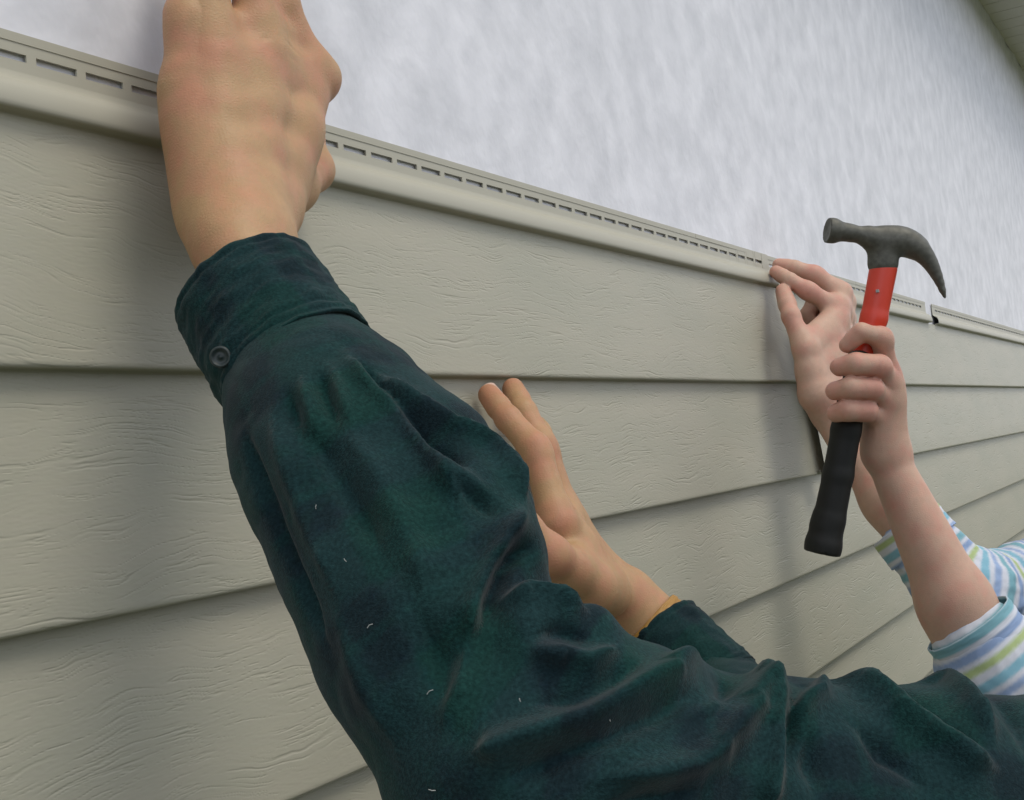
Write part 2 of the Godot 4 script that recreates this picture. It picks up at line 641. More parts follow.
# ---------------------------------------------------------------- hands
# bases: roots of the four metacarpals; fingers: knuckle, two joints, tip for index .. little; thumb likewise
func hand(f: Solid, fore: Array, bases: Array, fingers: Array, thumb: Array, k: float, flat: Vector3, fore_r: Array, wrist_squash := 1.35, fat := 1.0) -> void:
	for i in fore.size() - 1:
		f.cone(fore[i], fore[i + 1], fore_r[i], fore_r[i + 1], 0.02 * k, 0, flat, wrist_squash if i == fore.size() - 2 else lerpf(1.0, wrist_squash, 0.6))
	var wr: Vector3 = fore[-1]
	for i in 4:
		f.cone(wr.lerp(bases[i], 0.35), bases[i], 0.0165 * k, 0.0145 * k, 0.018 * k)
		f.cone(bases[i], fingers[i][0], 0.0140 * k, [0.0118, 0.0120, 0.0112, 0.0104][i] * k, 0.011 * k)
		# knuckle and its tendon
		var kn: Vector3 = fingers[i][0]
		f.cone(kn, kn.lerp(fingers[i][1], 0.12), 0.0118 * k, 0.0108 * k, 0.006 * k)
	for i in 3:
		for t in [0.3, 0.6, 0.85, 1.0]:
			var a: Vector3 = bases[i].lerp(fingers[i][0], t)
			var b: Vector3 = bases[i + 1].lerp(fingers[i + 1][0], t)
			f.cone(a.lerp(b, 0.3), a.lerp(b, 0.7), (0.0116 if t < 0.9 else 0.0102) * k, (0.0116 if t < 0.9 else 0.0102) * k, 0.012 * k)
	# ball of the thumb, the web beside the index finger, the heel of the hand
	f.cone(wr.lerp(thumb[0], 0.6), thumb[0], 0.017 * k, 0.0165 * k, 0.016 * k)
	f.cone(thumb[0], thumb[1], 0.0165 * k, 0.0128 * k, 0.016 * k)
	var web: Vector3 = bases[0].lerp(fingers[0][0], 0.55)
	f.cone(thumb[0].lerp(thumb[1], 0.55), web, 0.0125 * k, 0.011 * k, 0.014 * k)
	f.cone(bases[0].lerp(thumb[0], 0.5), web, 0.013 * k, 0.011 * k, 0.014 * k)
	f.cone(wr.lerp(bases[3], 0.5), bases[3].lerp(fingers[3][0], 0.7), 0.0165 * k, 0.0125 * k, 0.014 * k)
	for i in 4:
		var s: float = [1.0, 1.03, 0.97, 0.86][i] * k * fat
		var q: Array = fingers[i]
		f.cone(q[0], q[1], 0.0104 * s, 0.0094 * s, 0.004, i + 1)
		f.cone(q[1], q[2], 0.0095 * s, 0.0082 * s, 0.004, i + 1)
		f.cone(q[2], q[3], 0.0083 * s, 0.0066 * s, 0.004, i + 1)
		# finger pad and joint
		f.cone(q[1].lerp(q[0], 0.1), q[1].lerp(q[2], 0.1), 0.0099 * s, 0.0099 * s, 0.004, i + 1)
		f.cone(q[2].lerp(q[3], 0.5), q[3], 0.0078 * s, 0.0064 * s, 0.004, i + 1)
	f.cone(thumb[1], thumb[2], 0.0122 * k, 0.0108 * k, 0.005, 5)
	f.cone(thumb[2], thumb[3], 0.0110 * k, 0.0082 * k, 0.005, 5)
	f.cone(thumb[2].lerp(thumb[3], 0.45), thumb[3], 0.0108 * k, 0.0078 * k, 0.005, 5)
	f.join = 0.009 * k
	# webs between the fingers
	for i in 3:
		var a: Vector3 = fingers[i][0].lerp(fingers[i][1], 0.22)
		var b: Vector3 = fingers[i + 1][0].lerp(fingers[i + 1][1], 0.22)
		if a.distance_to(b) < 0.032: f.cone(a, b, 0.0072 * k, 0.0072 * k, 0.008)

func nail(parent: Node, tip: Vector3, back: Vector3, up: Vector3, rad: float, origin: Vector3) -> void:
	# a curved plate on the back of a fingertip
	var st := st_new()
	var y := (tip - back).normalized()
	var z := (up - y * up.dot(y)).normalized()
	var x := y.cross(z)
	var at := func(i: int, j: int) -> Vector3:
		var b := j / 8.0
		var a := (i / 8.0 - 0.5) * 1.75 * (1.0 - 0.3 * pow(absf(b - 0.5) * 2.0, 3.0))
		var r := rad * lerpf(1.075, 1.0, b)
		return tip - origin + y * ((b - 0.62) * rad * 1.55) + x * sin(a) * r + z * cos(a) * r
	st.set_smooth_group(0)
	for i in 8:
		for j in 8: quad(st, at.call(i, j), at.call(i, j + 1), at.call(i + 1, j + 1), at.call(i + 1, j))
	put("fingernail", finish(st), M.nail, parent)

# ---------------------------------------------------------------- colours that belong to the skin and the cloth
var mottle: FastNoiseLite
func skin_color(p: Vector3, base: Color, red: Color, spots: PackedVector3Array) -> Color:
	var a := mottle.get_noise_3dv(p * 28.0)
	var b := mottle.get_noise_3dv(p * 95.0 + Vector3(5, 1, 3))
	var f := mottle.get_noise_3dv(p * 260.0)
	var ruddy := 0.22 + a * 0.9 + b * 0.4
	for s in spots: ruddy += 0.75 * exp(-p.distance_squared_to(s) / 0.00022)     # blood under knuckles and fingertips
	return base.lerp(red, clampf(ruddy, 0.0, 1.0)) * (1.0 + 0.08 * b + 0.05 * f)

# dark green and navy tartan; t runs along the sleeve, a is the distance round it
func tartan(t: float, a: float) -> Color:
	var g := Color(0.0160, 0.0620, 0.0560)
	var navy := Color(0.0280, 0.0470, 0.0650)
	var dark := Color(0.0100, 0.0250, 0.0270)
	var s := smoothstep(-0.35, 0.35, sin(t * TAU / 0.070))
	var r := smoothstep(-0.35, 0.35, sin(a * TAU / 0.076))
	var c := g.lerp(navy, 0.45 * s + 0.45 * r)
	c = c.lerp(dark, 0.55 * s * r)
	for q in [t / 0.070 + 0.25, a / 0.076 + 0.25]:
		c = c.lerp(g * 1.25, 0.3 * (1.0 - smoothstep(0.02, 0.05, absf(fposmod(q, 1.0) - 0.5))))
	var soft := mottle.get_noise_3d(t * 14.0, a * 14.0, 2.0)
	c = c.lerp(g * 1.15, clampf(soft * 0.8, 0.0, 0.5))
	return c

# bones: [a, b, start] ; gives the run along the sleeve and the way round it for a point
func on_sleeve(p: Vector3, bones: Array, up: Vector3) -> Vector2:
	var best := 1e9
	var round_ := 0.0
	var sum := 0.0
	var run := 0.0
	for b in bones:
		var ba: Vector3 = b[1] - b[0]
		var l := ba.length()
		var h: float = (p - b[0]).dot(ba) / (l * l)
		var d: float = p.distance_to(b[0] + ba * clampf(h, 0.0, 1.0))
		var w := exp(-d * d / 0.0012)
		sum += w
		run += w * (b[2] + clampf(h, -0.6, 1.6) * l)
		if d < best:
			best = d
			var n := ba / l
			var u := (up - n * up.dot(n)).normalized()
			var q: Vector3 = p - b[0] - ba * h
			round_ = atan2(q.dot(n.cross(u)), q.dot(u)) * 0.0525
	return Vector2(run / maxf(sum, 1e-9), round_)

func stripe(t: float) -> Color:
	var w := Color(0.60, 0.63, 0.70)
	var cs := [Color(0.20, 0.40, 0.47), w, Color(0.26, 0.36, 0.56), w, Color(0.40, 0.50, 0.24), w, Color(0.23, 0.45, 0.56), w, Color(0.30, 0.40, 0.60), w]
	var ends := [0.012, 0.019, 0.030, 0.036, 0.045, 0.055, 0.067, 0.074, 0.083, 0.092]
	var x := fposmod(t * 1.3, 0.092)
	for i in 10:
		if x < ends[i]:
			return cs[i].lerp(cs[(i + 1) % 10], smoothstep(-0.0018, 0.0018, x - ends[i]) * 1.0) if x > ends[i] - 0.0018 else cs[i].lerp(cs[(i + 9) % 10], 0.5 * (1.0 - smoothstep(0.0, 0.0018, x - (ends[i - 1] if i > 0 else 0.0))))
	return w

# a cuff: a band with thickness round the axis a-b, ra across at a and rb at b
func cuff_mesh(a: Vector3, b: Vector3, ra: float, rb: float, thick: float, color: Callable, origin: Vector3, wob := 0.0009, seams := true) -> ArrayMesh:
	var out := arrays()
	var n := (b - a).normalized()
	var u := (Vector3.UP - n * n.y).normalized()
	var v := n.cross(u)
	var nu := 96
	var rows := []      # [t along, radial offset]
	rows.append([0.10, -thick])
	rows.append([0.012, -thick])
	rows.append([0.0, -thick * 0.5])
	rows.append([0.010, 0.0])
	var nt := 60
	for i in nt + 1:
		var t := 0.03 + 0.97 * i / nt
		var dip := 0.0
		if seams:
			for s in [0.08, 0.86, 0.95]: dip -= 0.0008 * (1.0 - smoothstep(0.0, 0.028, absf(t - s)))
			dip += 0.0012 * smoothstep(0.94, 0.96, t) * 0.0
		rows.append([t, dip + 0.0006])
	if seams:
		rows.append([1.004, -thick * 0.6])
		rows.append([0.97, -thick * 1.5])
	var w := noise(FastNoiseLite.TYPE_SIMPLEX_SMOOTH, 1.0, 3, 77)
	var V := PackedVector3Array()
	for i in rows.size():
		for j in nu:
			var th := TAU * j / nu
			var t: float = rows[i][0]
			var r: float = lerpf(ra, rb, t) + rows[i][1] + w.get_noise_3d(cos(th) * 1.2, sin(th) * 1.2, t * 1.6) * wob * 2.0 + w.get_noise_3d(cos(th) * 4.0, sin(th) * 4.0, t * 3.0 + 5.0) * wob + w.get_noise_3d(cos(th) * 1.5, sin(th) * 1.5, t * 5.5 + 15.0) * wob * 1.6
			# the band laps over itself along one line
			r += thick * 0.9 * (1.0 - smoothstep(2.75, 2.79, th)) * smoothstep(2.2, 2.75, th)
			var edge := 0.0006 * w.get_noise_2d(cos(th) * 2.0, sin(th) * 2.0)
			V.append(a + n * (t * a.distance_to(b) + edge) + (u * cos(th) + v * sin(th)) * r)
	for i in rows.size() - 1:
		for j in nu:
			var j2 := (j + 1) % nu
			for q in [i * nu + j, (i + 1) * nu + j, (i + 1) * nu + j2, i * nu + j, (i + 1) * nu + j2, i * nu + j2]: out.i.append(q)
	var N := PackedVector3Array()
	N.resize(V.size())
	var ind: PackedInt32Array = out.i
	for q in range(0, ind.size(), 3):
		var fn := (V[ind[q + 2]] - V[ind[q]]).cross(V[ind[q + 1]] - V[ind[q]])
		for e in 3: N[ind[q + e]] += fn
	for i in V.size():
		out.v.append(V[i] - origin)
		out.n.append(N[i].normalized())
		out.c.append(color.call(V[i]))
	return commit(out)

func button(parent: Node, at: Vector3, n: Vector3, r: float, m: Material) -> void:
	var st := st_new()
	var z := n.normalized()
	var x := z.cross(Vector3.UP).normalized()
	var y := z.cross(x)
	var prof := [[0.0, 0.0016], [0.16, 0.0016], [0.2, 0.0010], [0.62, 0.0012], [0.72, 0.0024], [0.86, 0.0026], [0.97, 0.0018], [1.0, 0.0]]
	st.set_smooth_group(0)
	for i in prof.size() - 1:
		for j in 24:
			var a0 := TAU * j / 24
			var a1 := TAU * (j + 1) / 24
			var d0 := x * cos(a0) + y * sin(a0)
			var d1 := x * cos(a1) + y * sin(a1)
			quad(st, at + d0 * prof[i][0] * r + z * prof[i][1], at + d0 * prof[i + 1][0] * r + z * prof[i + 1][1], at + d1 * prof[i + 1][0] * r + z * prof[i + 1][1], at + d1 * prof[i][0] * r + z * prof[i][1])
	put("button", finish(st), m, parent)

func lint(parent: Node, a: Vector3, b: Vector3) -> void:
	# a fibre caught on the cloth
	var st := st_new()
	var n := (b - a).normalized()
	var u := n.cross(Vector3(0.3, 0.5, 0.8)).normalized() * 0.00018
	var v := n.cross(u).normalized() * 0.00018
	var c := (a + b) / 2 + u * 2.5
	var ring := func(p: Vector3) -> Array: return [p + u, p + v, p - u, p - v]
	var rs := [ring.call(a), ring.call(c), ring.call(b)]
	for i in 2:
		for j in 4: quad(st, rs[i][j], rs[i + 1][j], rs[i + 1][(j + 1) % 4], rs[i][(j + 1) % 4])
	put("lint", finish(st), M.lint, parent)

func person_materials() -> void:
	mottle = noise(FastNoiseLite.TYPE_SIMPLEX_SMOOTH, 1.0, 3, 41)
	var pores := noise(FastNoiseLite.TYPE_CELLULAR, 0.05, 2, 6)
	pores.cellular_return_type = FastNoiseLite.RETURN_DISTANCE2_SUB
	var m := mat("skin", Color.WHITE, 0.52, 0.42)
	m.vertex_color_use_as_albedo = true
	m.subsurf_scatter_enabled = true
	m.subsurf_scatter_strength = 0.10
	m.uv1_triplanar = true
	m.uv1_world_triplanar = true
	m.uv1_scale = Vector3(22, 22, 22)
	m.heightmap_enabled = true
	m.heightmap_texture = noise_tex(pores, 512, 512)
	m.heightmap_scale = 0.024
	m = mat("nail", lin(0.60, 0.42, 0.34), 0.3, 0.5)
	# brushed flannel
	m = mat("flannel", Color.WHITE, 0.95, 0.15)
	m.vertex_color_use_as_albedo = true
	m.rim_enabled = true
	m.rim = 0.17
	m.rim_tint = 0.8
	m.uv1_triplanar = true
	m.uv1_world_triplanar = true
	m.uv1_scale = Vector3(16, 16, 16)
	m.albedo_texture = noise_tex(noise(FastNoiseLite.TYPE_SIMPLEX_SMOOTH, 0.06, 5, 12), 512, 512, two_tone(Color(0.52, 0.55, 0.56), Color(1, 1, 1)))
	m.heightmap_enabled = true
	m.heightmap_texture = noise_tex(noise(FastNoiseLite.TYPE_SIMPLEX_SMOOTH, 0.12, 3, 14), 512, 512)
	m.heightmap_scale = 0.030
	m = mat("jersey", Color.WHITE, 0.9, 0.2)
	m.vertex_color_use_as_albedo = true
	m.rim_enabled = true
	m.rim = 0.2
	mat("eye_white", lin(0.6, 0.58, 0.55), 0.2)
	mat("iris", lin(0.04, 0.03, 0.02), 0.15)
	m = mat("denim", lin(0.03, 0.045, 0.09), 0.9, 0.2)
	m = mat("boot_leather", lin(0.07, 0.045, 0.03), 0.6)
	m = mat("hair_brown", lin(0.035, 0.022, 0.014), 0.6)
	m = mat("horn", lin(0.02, 0.032, 0.032), 0.45)
	m = mat("tan_leather", lin(0.36, 0.19, 0.035), 0.5)
	m = mat("lint", lin(0.34, 0.36, 0.35), 0.9)
	m = mat("hammer_steel", lin(0.125, 0.125, 0.105), 0.66, 0.5)
	m.metallic = 0.2
	m.uv1_triplanar = true
	m.uv1_scale = Vector3(12, 12, 12)
	m.roughness_texture = noise_tex(noise(FastNoiseLite.TYPE_SIMPLEX_SMOOTH, 0.04, 4, 52), 256, 256, two_tone(Color(0.65, 0.65, 0.65), Color(1, 1, 1)))
	m.albedo_texture = noise_tex(noise(FastNoiseLite.TYPE_SIMPLEX_SMOOTH, 0.05, 4, 53), 256, 256, two_tone(Color(0.72, 0.72, 0.7), Color(1, 1, 1)))
	m = mat("hammer_red", lin(0.62, 0.045, 0.018), 0.35, 0.5)
	m = mat("hammer_grip", lin(0.012, 0.013, 0.012), 0.6, 0.4)

# ---------------------------------------------------------------- the two people
func bounds(pts: Array, r: float) -> AABB:
	var b := AABB(pts[0], Vector3.ZERO)
	for p in pts: b = b.expand(p)
	return b.grow(r)

func head(f: Solid, c: Vector3, face: Vector3, k: float) -> void:
	var side := Vector3.UP.cross(face).normalized()
	f.cone(c + Vector3(0, 0.035, 0) * k - face * 0.018 * k, c + Vector3(0, 0.03, 0) * k + face * 0.02 * k, 0.083 * k, 0.078 * k, 0.03, 0, side, 1.12)
	f.cone(c + Vector3(0, -0.02, 0) * k + face * 0.02 * k, c + Vector3(0, -0.075, 0) * k + face * 0.048 * k, 0.063 * k, 0.034 * k, 0.03)
	f.cone(c + face * 0.090 * k + Vector3(0, 0.012, 0) * k, c + face * 0.103 * k + Vector3(0, -0.022, 0) * k, 0.008 * k, 0.0115 * k, 0.016)
	f.cone(c + face * 0.076 * k + Vector3(0, -0.05, 0) * k - side * 0.018 * k, c + face * 0.076 * k + Vector3(0, -0.05, 0) * k + side * 0.018 * k, 0.007 * k, 0.007 * k, 0.012)
	f.cone(c + face * 0.0845 * k + Vector3(0, -0.051, 0) * k - side * 0.016 * k, c + face * 0.0845 * k + Vector3(0, -0.051, 0) * k + side * 0.016 * k, 0.0016 * k, 0.0016 * k, 0.003, -1)
	for s in [-1.0, 1.0]:
		f.cone(c + side * s * 0.078 * k + Vector3(0, 0.02, 0) * k, c + side * s * 0.080 * k + Vector3(0, -0.02, 0) * k - face * 0.004, 0.014 * k, 0.010 * k, 0.006, 0, side, 2.0)
		f.cone(c + side * s * 0.016 * k + face * 0.086 * k + Vector3(0, 0.026, 0) * k, c + side * s * 0.045 * k + face * 0.074 * k + Vector3(0, 0.026, 0) * k, 0.010 * k, 0.009 * k, 0.01)
		f.cone(c + side * s * 0.031 * k + face * 0.097 * k + Vector3(0, 0.006, 0) * k, c + side * s * 0.031 * k + face * 0.099 * k + Vector3(0, 0.006, 0) * k, 0.013 * k, 0.013 * k, 0.008, -1)

func eyes(parent: Node, c: Vector3, face: Vector3, k: float, origin: Vector3) -> void:
	var side := Vector3.UP.cross(face).normalized()
	for s in [-1.0, 1.0]:
		var ball := SphereMesh.new()
		ball.radius = 0.0125 * k
		ball.height = 0.025 * k
		ball.radial_segments = 20
		ball.rings = 10
		var e := put("eye", ball, M.eye_white, parent)
		e.position = c + side * s * 0.031 * k + face * 0.0775 * k + Vector3(0, 0.006, 0) * k - origin
		var iris := SphereMesh.new()
		iris.radius = 0.0062 * k
		iris.height = 0.006 * k
		iris.radial_segments = 16
		iris.rings = 8
		var q := put("iris", iris, M.iris, e)
		q.transform = Transform3D(Basis(side, face, side.cross(face)), face * 0.0108 * k)

func build_people() -> void:
	person_materials()
	build_man()
	build_woman()

func build_man() -> void:
	var base := Vector3(0.82, 0, 0.66)
	var o := node("person", self, base)
	tag(o, "person in dark green plaid flannel shirt pressing siding panel against the wall", "person")
	var tan := Color(0.43, 0.265, 0.135)
	var red := Color(0.445, 0.215, 0.125)
	var spots := PackedVector3Array([Vector3(0.5441, 1.8326, 0.0750), Vector3(0.4958, 1.8348, 0.0800), Vector3(0.4609, 1.8245, 0.0760), Vector3(0.4483, 1.8077, 0.0660), Vector3(0.5209, 1.8676, 0.0720), Vector3(0.5827, 1.7924, 0.0360), Vector3(0.7931, 1.6518, 0.0200), Vector3(0.8323, 1.6567, 0.0190), Vector3(0.7816, 1.6311, 0.0420), Vector3(0.7776, 1.6055, 0.0660), Vector3(0.8105, 1.6084, 0.0520), Vector3(0.7569, 1.5510, 0.0900), Vector3(0.6981, 1.5339, 0.1150)])
	var sc := func(p: Vector3) -> Color: return skin_color(p, tan, red, spots)
	var out := arrays()
	var shoulder_l := Vector3(0.5847, 1.4042, 0.4369)
	var elbow_l := Vector3(0.3947, 1.4834, 0.2574)
	var shoulder_r := Vector3(0.94, 1.41, 0.62)
	var elbow_r := Vector3(0.99, 1.20, 0.335)
	var neck := Vector3(0.775, 1.46, 0.575)
	var skull := Vector3(0.755, 1.655, 0.56)
	# left hand and forearm, back of the hand to the room, on the nail hem
	var f := Solid.new()
	var wl := Vector3(0.4553, 1.7149, 0.0920)
	hand(f, [Vector3(0.4377, 1.6243, 0.1512), Vector3(0.4475, 1.6544, 0.1253), wl], [Vector3(0.4937, 1.7515, 0.0760), Vector3(0.4740, 1.7509, 0.0820), Vector3(0.4633, 1.7492, 0.0800), Vector3(0.4602, 1.7461, 0.0720)],
		[[Vector3(0.5603, 1.8396, 0.0620), Vector3(0.5347, 1.8820, 0.0620), Vector3(0.5580, 1.9188, 0.0420), Vector3(0.5895, 1.9552, 0.0160)], [Vector3(0.5096, 1.8414, 0.0680), Vector3(0.5060, 1.8869, 0.0660), Vector3(0.5303, 1.9278, 0.0430), Vector3(0.5606, 1.9659, 0.0160)], [Vector3(0.4736, 1.8308, 0.0640), Vector3(0.4762, 1.8745, 0.0620), Vector3(0.5019, 1.9127, 0.0420), Vector3(0.5328, 1.9484, 0.0160)], [Vector3(0.4618, 1.8136, 0.0540), Vector3(0.4633, 1.8505, 0.0560), Vector3(0.4787, 1.8812, 0.0380), Vector3(0.5004, 1.9095, 0.0160)]],
		[Vector3(0.5042, 1.7517, 0.0620), Vector3(0.5877, 1.7940, 0.0320), Vector3(0.5919, 1.8167, 0.0260), Vector3(0.5900, 1.8351, 0.0180)], 1.0, Vector3(0.35, 0.1, 0.93), [.036, .0335, .0315])
	f.cone(Vector3(0.4687, 1.8063, 0.0520), Vector3(0.4643, 1.7484, 0.0660), 0.0140, 0.016, 0.014)
	f.cone(Vector3(0.4724, 1.7976, 0.0450), Vector3(0.4561, 1.7379, 0.0680), 0.0120, 0.0125, 0.014)
	f.cone(Vector3(0.5489, 1.8276, 0.0580), Vector3(0.5192, 1.7706, 0.0640), 0.0115, 0.0130, 0.014)
	f.cone(Vector3(0.5359, 1.8578, 0.0620), Vector3(0.5090, 1.8590, 0.0660), 0.0095, 0.0100, 0.010)
	f.cone(Vector3(0.5331, 1.8719, 0.0600), Vector3(0.5104, 1.8727, 0.0640), 0.0085, 0.0090, 0.008)
	f.cone(Vector3(0.5137, 1.8597, 0.0640), Vector3(0.4752, 1.8466, 0.0620), 0.0090, 0.0090, 0.010)
	f.cone(Vector3(0.4750, 1.8537, 0.0600), Vector3(0.4648, 1.8405, 0.0540), 0.0095, 0.0100, 0.010)
	f.cone(Vector3(0.4757, 1.8661, 0.0600), Vector3(0.4662, 1.8548, 0.0550), 0.0090, 0.0095, 0.008)
	# tendons fan out over the back of the hand
	f.cone(Vector3(0.5641, 1.8404, 0.0620), Vector3(0.5550, 1.8430, 0.0630), 0.0132, 0.0120, 0.008)
	# skin creases over the knuckles
	for q in [[Vector3(0.5079, 1.8480, 0.0800), Vector3(0.5218, 1.8438, 0.0790), Vector3(0.5352, 1.8430, 0.0770)], [Vector3(0.5025, 1.8396, 0.0810), Vector3(0.5155, 1.8363, 0.0800), Vector3(0.5269, 1.8349, 0.0780)], [Vector3(0.5031, 1.8527, 0.0790), Vector3(0.5162, 1.8508, 0.0780)], [Vector3(0.4782, 1.8370, 0.0800), Vector3(0.4917, 1.8424, 0.0810), Vector3(0.5041, 1.8437, 0.0800)], [Vector3(0.4747, 1.8293, 0.0810), Vector3(0.4865, 1.8342, 0.0820)], [Vector3(0.4482, 1.8267, 0.0740), Vector3(0.4566, 1.8315, 0.0760), Vector3(0.4663, 1.8323, 0.0780)], [Vector3(0.4496, 1.8207, 0.0740), Vector3(0.4578, 1.8251, 0.0770)], [Vector3(0.4181, 1.7200, 0.1060), Vector3(0.4292, 1.7161, 0.1130), Vector3(0.4528, 1.7216, 0.1100)], [Vector3(0.4198, 1.7122, 0.1100), Vector3(0.4319, 1.7106, 0.1150)]]:
		f.fold(q, -0.0010, 0.0020)
	for q in [[Vector3(0.4945, 1.8268, 0.0795), Vector3(0.4625, 1.7507, 0.0935)], [Vector3(0.4619, 1.8181, 0.0750), Vector3(0.4518, 1.7493, 0.0925)], [Vector3(0.5380, 1.8247, 0.0725), Vector3(0.4798, 1.7541, 0.0890)], [Vector3(0.4495, 1.8017, 0.0655), Vector3(0.4472, 1.7472, 0.0870)]]:
		f.fold([q[0], q[1]], 0.0009, 0.0045)
	var b := bounds([Vector3(0.4377, 1.6243, 0.1512), Vector3(0.6083, 1.7978, 0.0300), Vector3(0.4413, 1.8118, 0.0600), Vector3(0.5710, 1.9783, 0.0100), Vector3(0.3964, 1.7116, 0.1000)], 0.03)
	later(f, out, b, 0.0015, sc, base)
	# right hand, fingertips under the lap
	f = Solid.new()
	hand(f, [Vector3(0.8744, 1.4144, 0.1400), Vector3(0.8812, 1.4285, 0.1220), Vector3(0.8661, 1.4756, 0.0820)], [Vector3(0.8093, 1.5014, 0.0920), Vector3(0.8437, 1.4995, 0.0780), Vector3(0.8761, 1.4947, 0.0640), Vector3(0.9006, 1.4876, 0.0520)],
		[[Vector3(0.7641, 1.5505, 0.0860), Vector3(0.7776, 1.6055, 0.0660), Vector3(0.7816, 1.6311, 0.0420), Vector3(0.7931, 1.6518, 0.0200)], [Vector3(0.8056, 1.5536, 0.0680), Vector3(0.8105, 1.6084, 0.0520), Vector3(0.8170, 1.6365, 0.0360), Vector3(0.8323, 1.6567, 0.0190)], [Vector3(0.8409, 1.5490, 0.0520), Vector3(0.8397, 1.6061, 0.0380), Vector3(0.8497, 1.6186, 0.0300), Vector3(0.8602, 1.6257, 0.0220)], [Vector3(0.8646, 1.5394, 0.0400), Vector3(0.8579, 1.5854, 0.0320), Vector3(0.8623, 1.5955, 0.0260), Vector3(0.8635, 1.5992, 0.0200)]],
		[Vector3(0.7697, 1.5029, 0.1040), Vector3(0.7105, 1.5327, 0.1080), Vector3(0.6965, 1.5536, 0.0980), Vector3(0.6987, 1.5690, 0.0850)], 1.02, Vector3(-0.75, 0.2, 0.62), [.027, .0305, .0300], 1.15, 1.16)
	f.fold([Vector3(0.7817, 1.6263, 0.0520), Vector3(0.7884, 1.6181, 0.0560)], -0.0008, 0.0024)
	f.fold([Vector3(0.7679, 1.6145, 0.0700), Vector3(0.7892, 1.6048, 0.0680)], -0.0009, 0.0024)
	f.fold([Vector3(0.7722, 1.5583, 0.0900), Vector3(0.7797, 1.5132, 0.1000)], 0.0014, 0.0040)
	f.fold([Vector3(0.8120, 1.5534, 0.0750), Vector3(0.8155, 1.5090, 0.0880)], 0.0012, 0.0040)
	b = bounds([Vector3(0.8855, 1.4091, 0.1450), Vector3(0.8097, 1.6632, 0.0100), Vector3(0.6710, 1.5743, 0.1000), Vector3(0.9530, 1.5042, 0.0200)], 0.03)
	later(f, out, b, 0.0021, sc, base)
	# head, trunk and limbs under the clothes
	f = Solid.new()
	head(f, skull, Vector3(-0.55, 0.05, -0.83).normalized(), 1.0)
	f.cone(skull - Vector3(-0.012, 0.06, -0.012), neck, 0.055, 0.06, 0.03)
	b = bounds([skull, neck], 0.15)
	later(f, out, b, 0.005, sc, base)
	f = Solid.new()
	var hip := Vector3(0.86, 0.93, 0.68)
	f.cone(neck - Vector3(0, 0.02, 0), neck - Vector3(0, 0.15, 0), 0.05, 0.10, 0.05)
	f.cone(shoulder_l, shoulder_r, 0.045, 0.045, 0.05)
	f.cone(neck - Vector3(0, 0.2, 0), hip, 0.12, 0.12, 0.08)
	f.chain([shoulder_l, elbow_l, Vector3(0.4388, 1.6344, 0.1442)], [.036, .028, .028], 0.03)
	f.chain([shoulder_r, elbow_r, Vector3(0.8433, 1.3990, 0.1650)], [.038, .032, .026], 0.03)
	b = bounds([neck, shoulder_l, elbow_l, elbow_r, hip, Vector3(0.4388, 1.6344, 0.1442), Vector3(0.8589, 1.4045, 0.1700)], 0.14)
	later(f, out, b, 0.016, sc, base)
	var body := put("body", commit(out), M.skin, o)
	eyes(body, skull, Vector3(-0.55, 0.05, -0.83).normalized(), 1.0, base)
	nail(body, Vector3(0.7962, 1.6519, 0.0190), Vector3(0.7876, 1.6296, 0.0400), Vector3(-0.45, 0.1, 0.9), 0.0084, base)
	nail(body, Vector3(0.8338, 1.6560, 0.0180), Vector3(0.8217, 1.6350, 0.0340), Vector3(-0.45, 0.1, 0.9), 0.0084, base)
	# hair
	f = Solid.new()
	f.cone(skull + Vector3(0.03, 0.050, 0.045), skull + Vector3(0.004, 0.066, 0.004), 0.084, 0.078, 0.03)
	f.cone(skull + Vector3(0.035, 0.03, 0.045), skull + Vector3(0.04, -0.03, 0.05), 0.07, 0.05, 0.03)
	f.ripple = noise(FastNoiseLite.TYPE_SIMPLEX_SMOOTH, 60.0, 2, 4)
	f.ripple_size = 0.004
	var ho := arrays()
	b = bounds([skull], 0.16)
	later(f, ho, b, 0.007, func(_p: Vector3) -> Color: return Color.WHITE, base)
	put("hair", commit(ho), M.hair_brown, o)
	# shirt sleeves and cuffs
	var bones := [[Vector3(0.4509, 1.6991, 0.0923), Vector3(0.4484, 1.6532, 0.1269), 0.0], [Vector3(0.4484, 1.6532, 0.1269), elbow_l, 0.055], [elbow_l, shoulder_l, 0.31]]
	var tl := func(p: Vector3) -> Color:
		var q := on_sleeve(p, bones, Vector3(0.2, 0.3, 1.0))
		return tartan(q.x, q.y)
	f = Solid.new()
	f.cone(Vector3(0.3947, 1.4834, 0.2574), Vector3(0.4137, 1.4755, 0.2754), 0.0460, 0.0500, 0.030, 0)
	f.cone(Vector3(0.4137, 1.4755, 0.2754), Vector3(0.4365, 1.4660, 0.2969), 0.0500, 0.0435, 0.030, 0)
	f.cone(Vector3(0.4365, 1.4660, 0.2969), Vector3(0.4802, 1.4478, 0.3382), 0.0435, 0.0445, 0.030, 0)
	f.cone(Vector3(0.4802, 1.4478, 0.3382), Vector3(0.5277, 1.4280, 0.3831), 0.0445, 0.0510, 0.030, 0)
	f.cone(Vector3(0.5277, 1.4280, 0.3831), Vector3(0.5847, 1.4042, 0.4369), 0.0510, 0.0730, 0.030, 0)
	f.cone(Vector3(0.3904, 1.5358, 0.2748), Vector3(0.4115, 1.5328, 0.2886), 0.0120, 0.0100, 0.020, 0)
	f.cone(Vector3(0.4471, 1.6499, 0.1302), Vector3(0.4373, 1.6187, 0.1557), 0.0365, 0.0435, 0.030, 1)
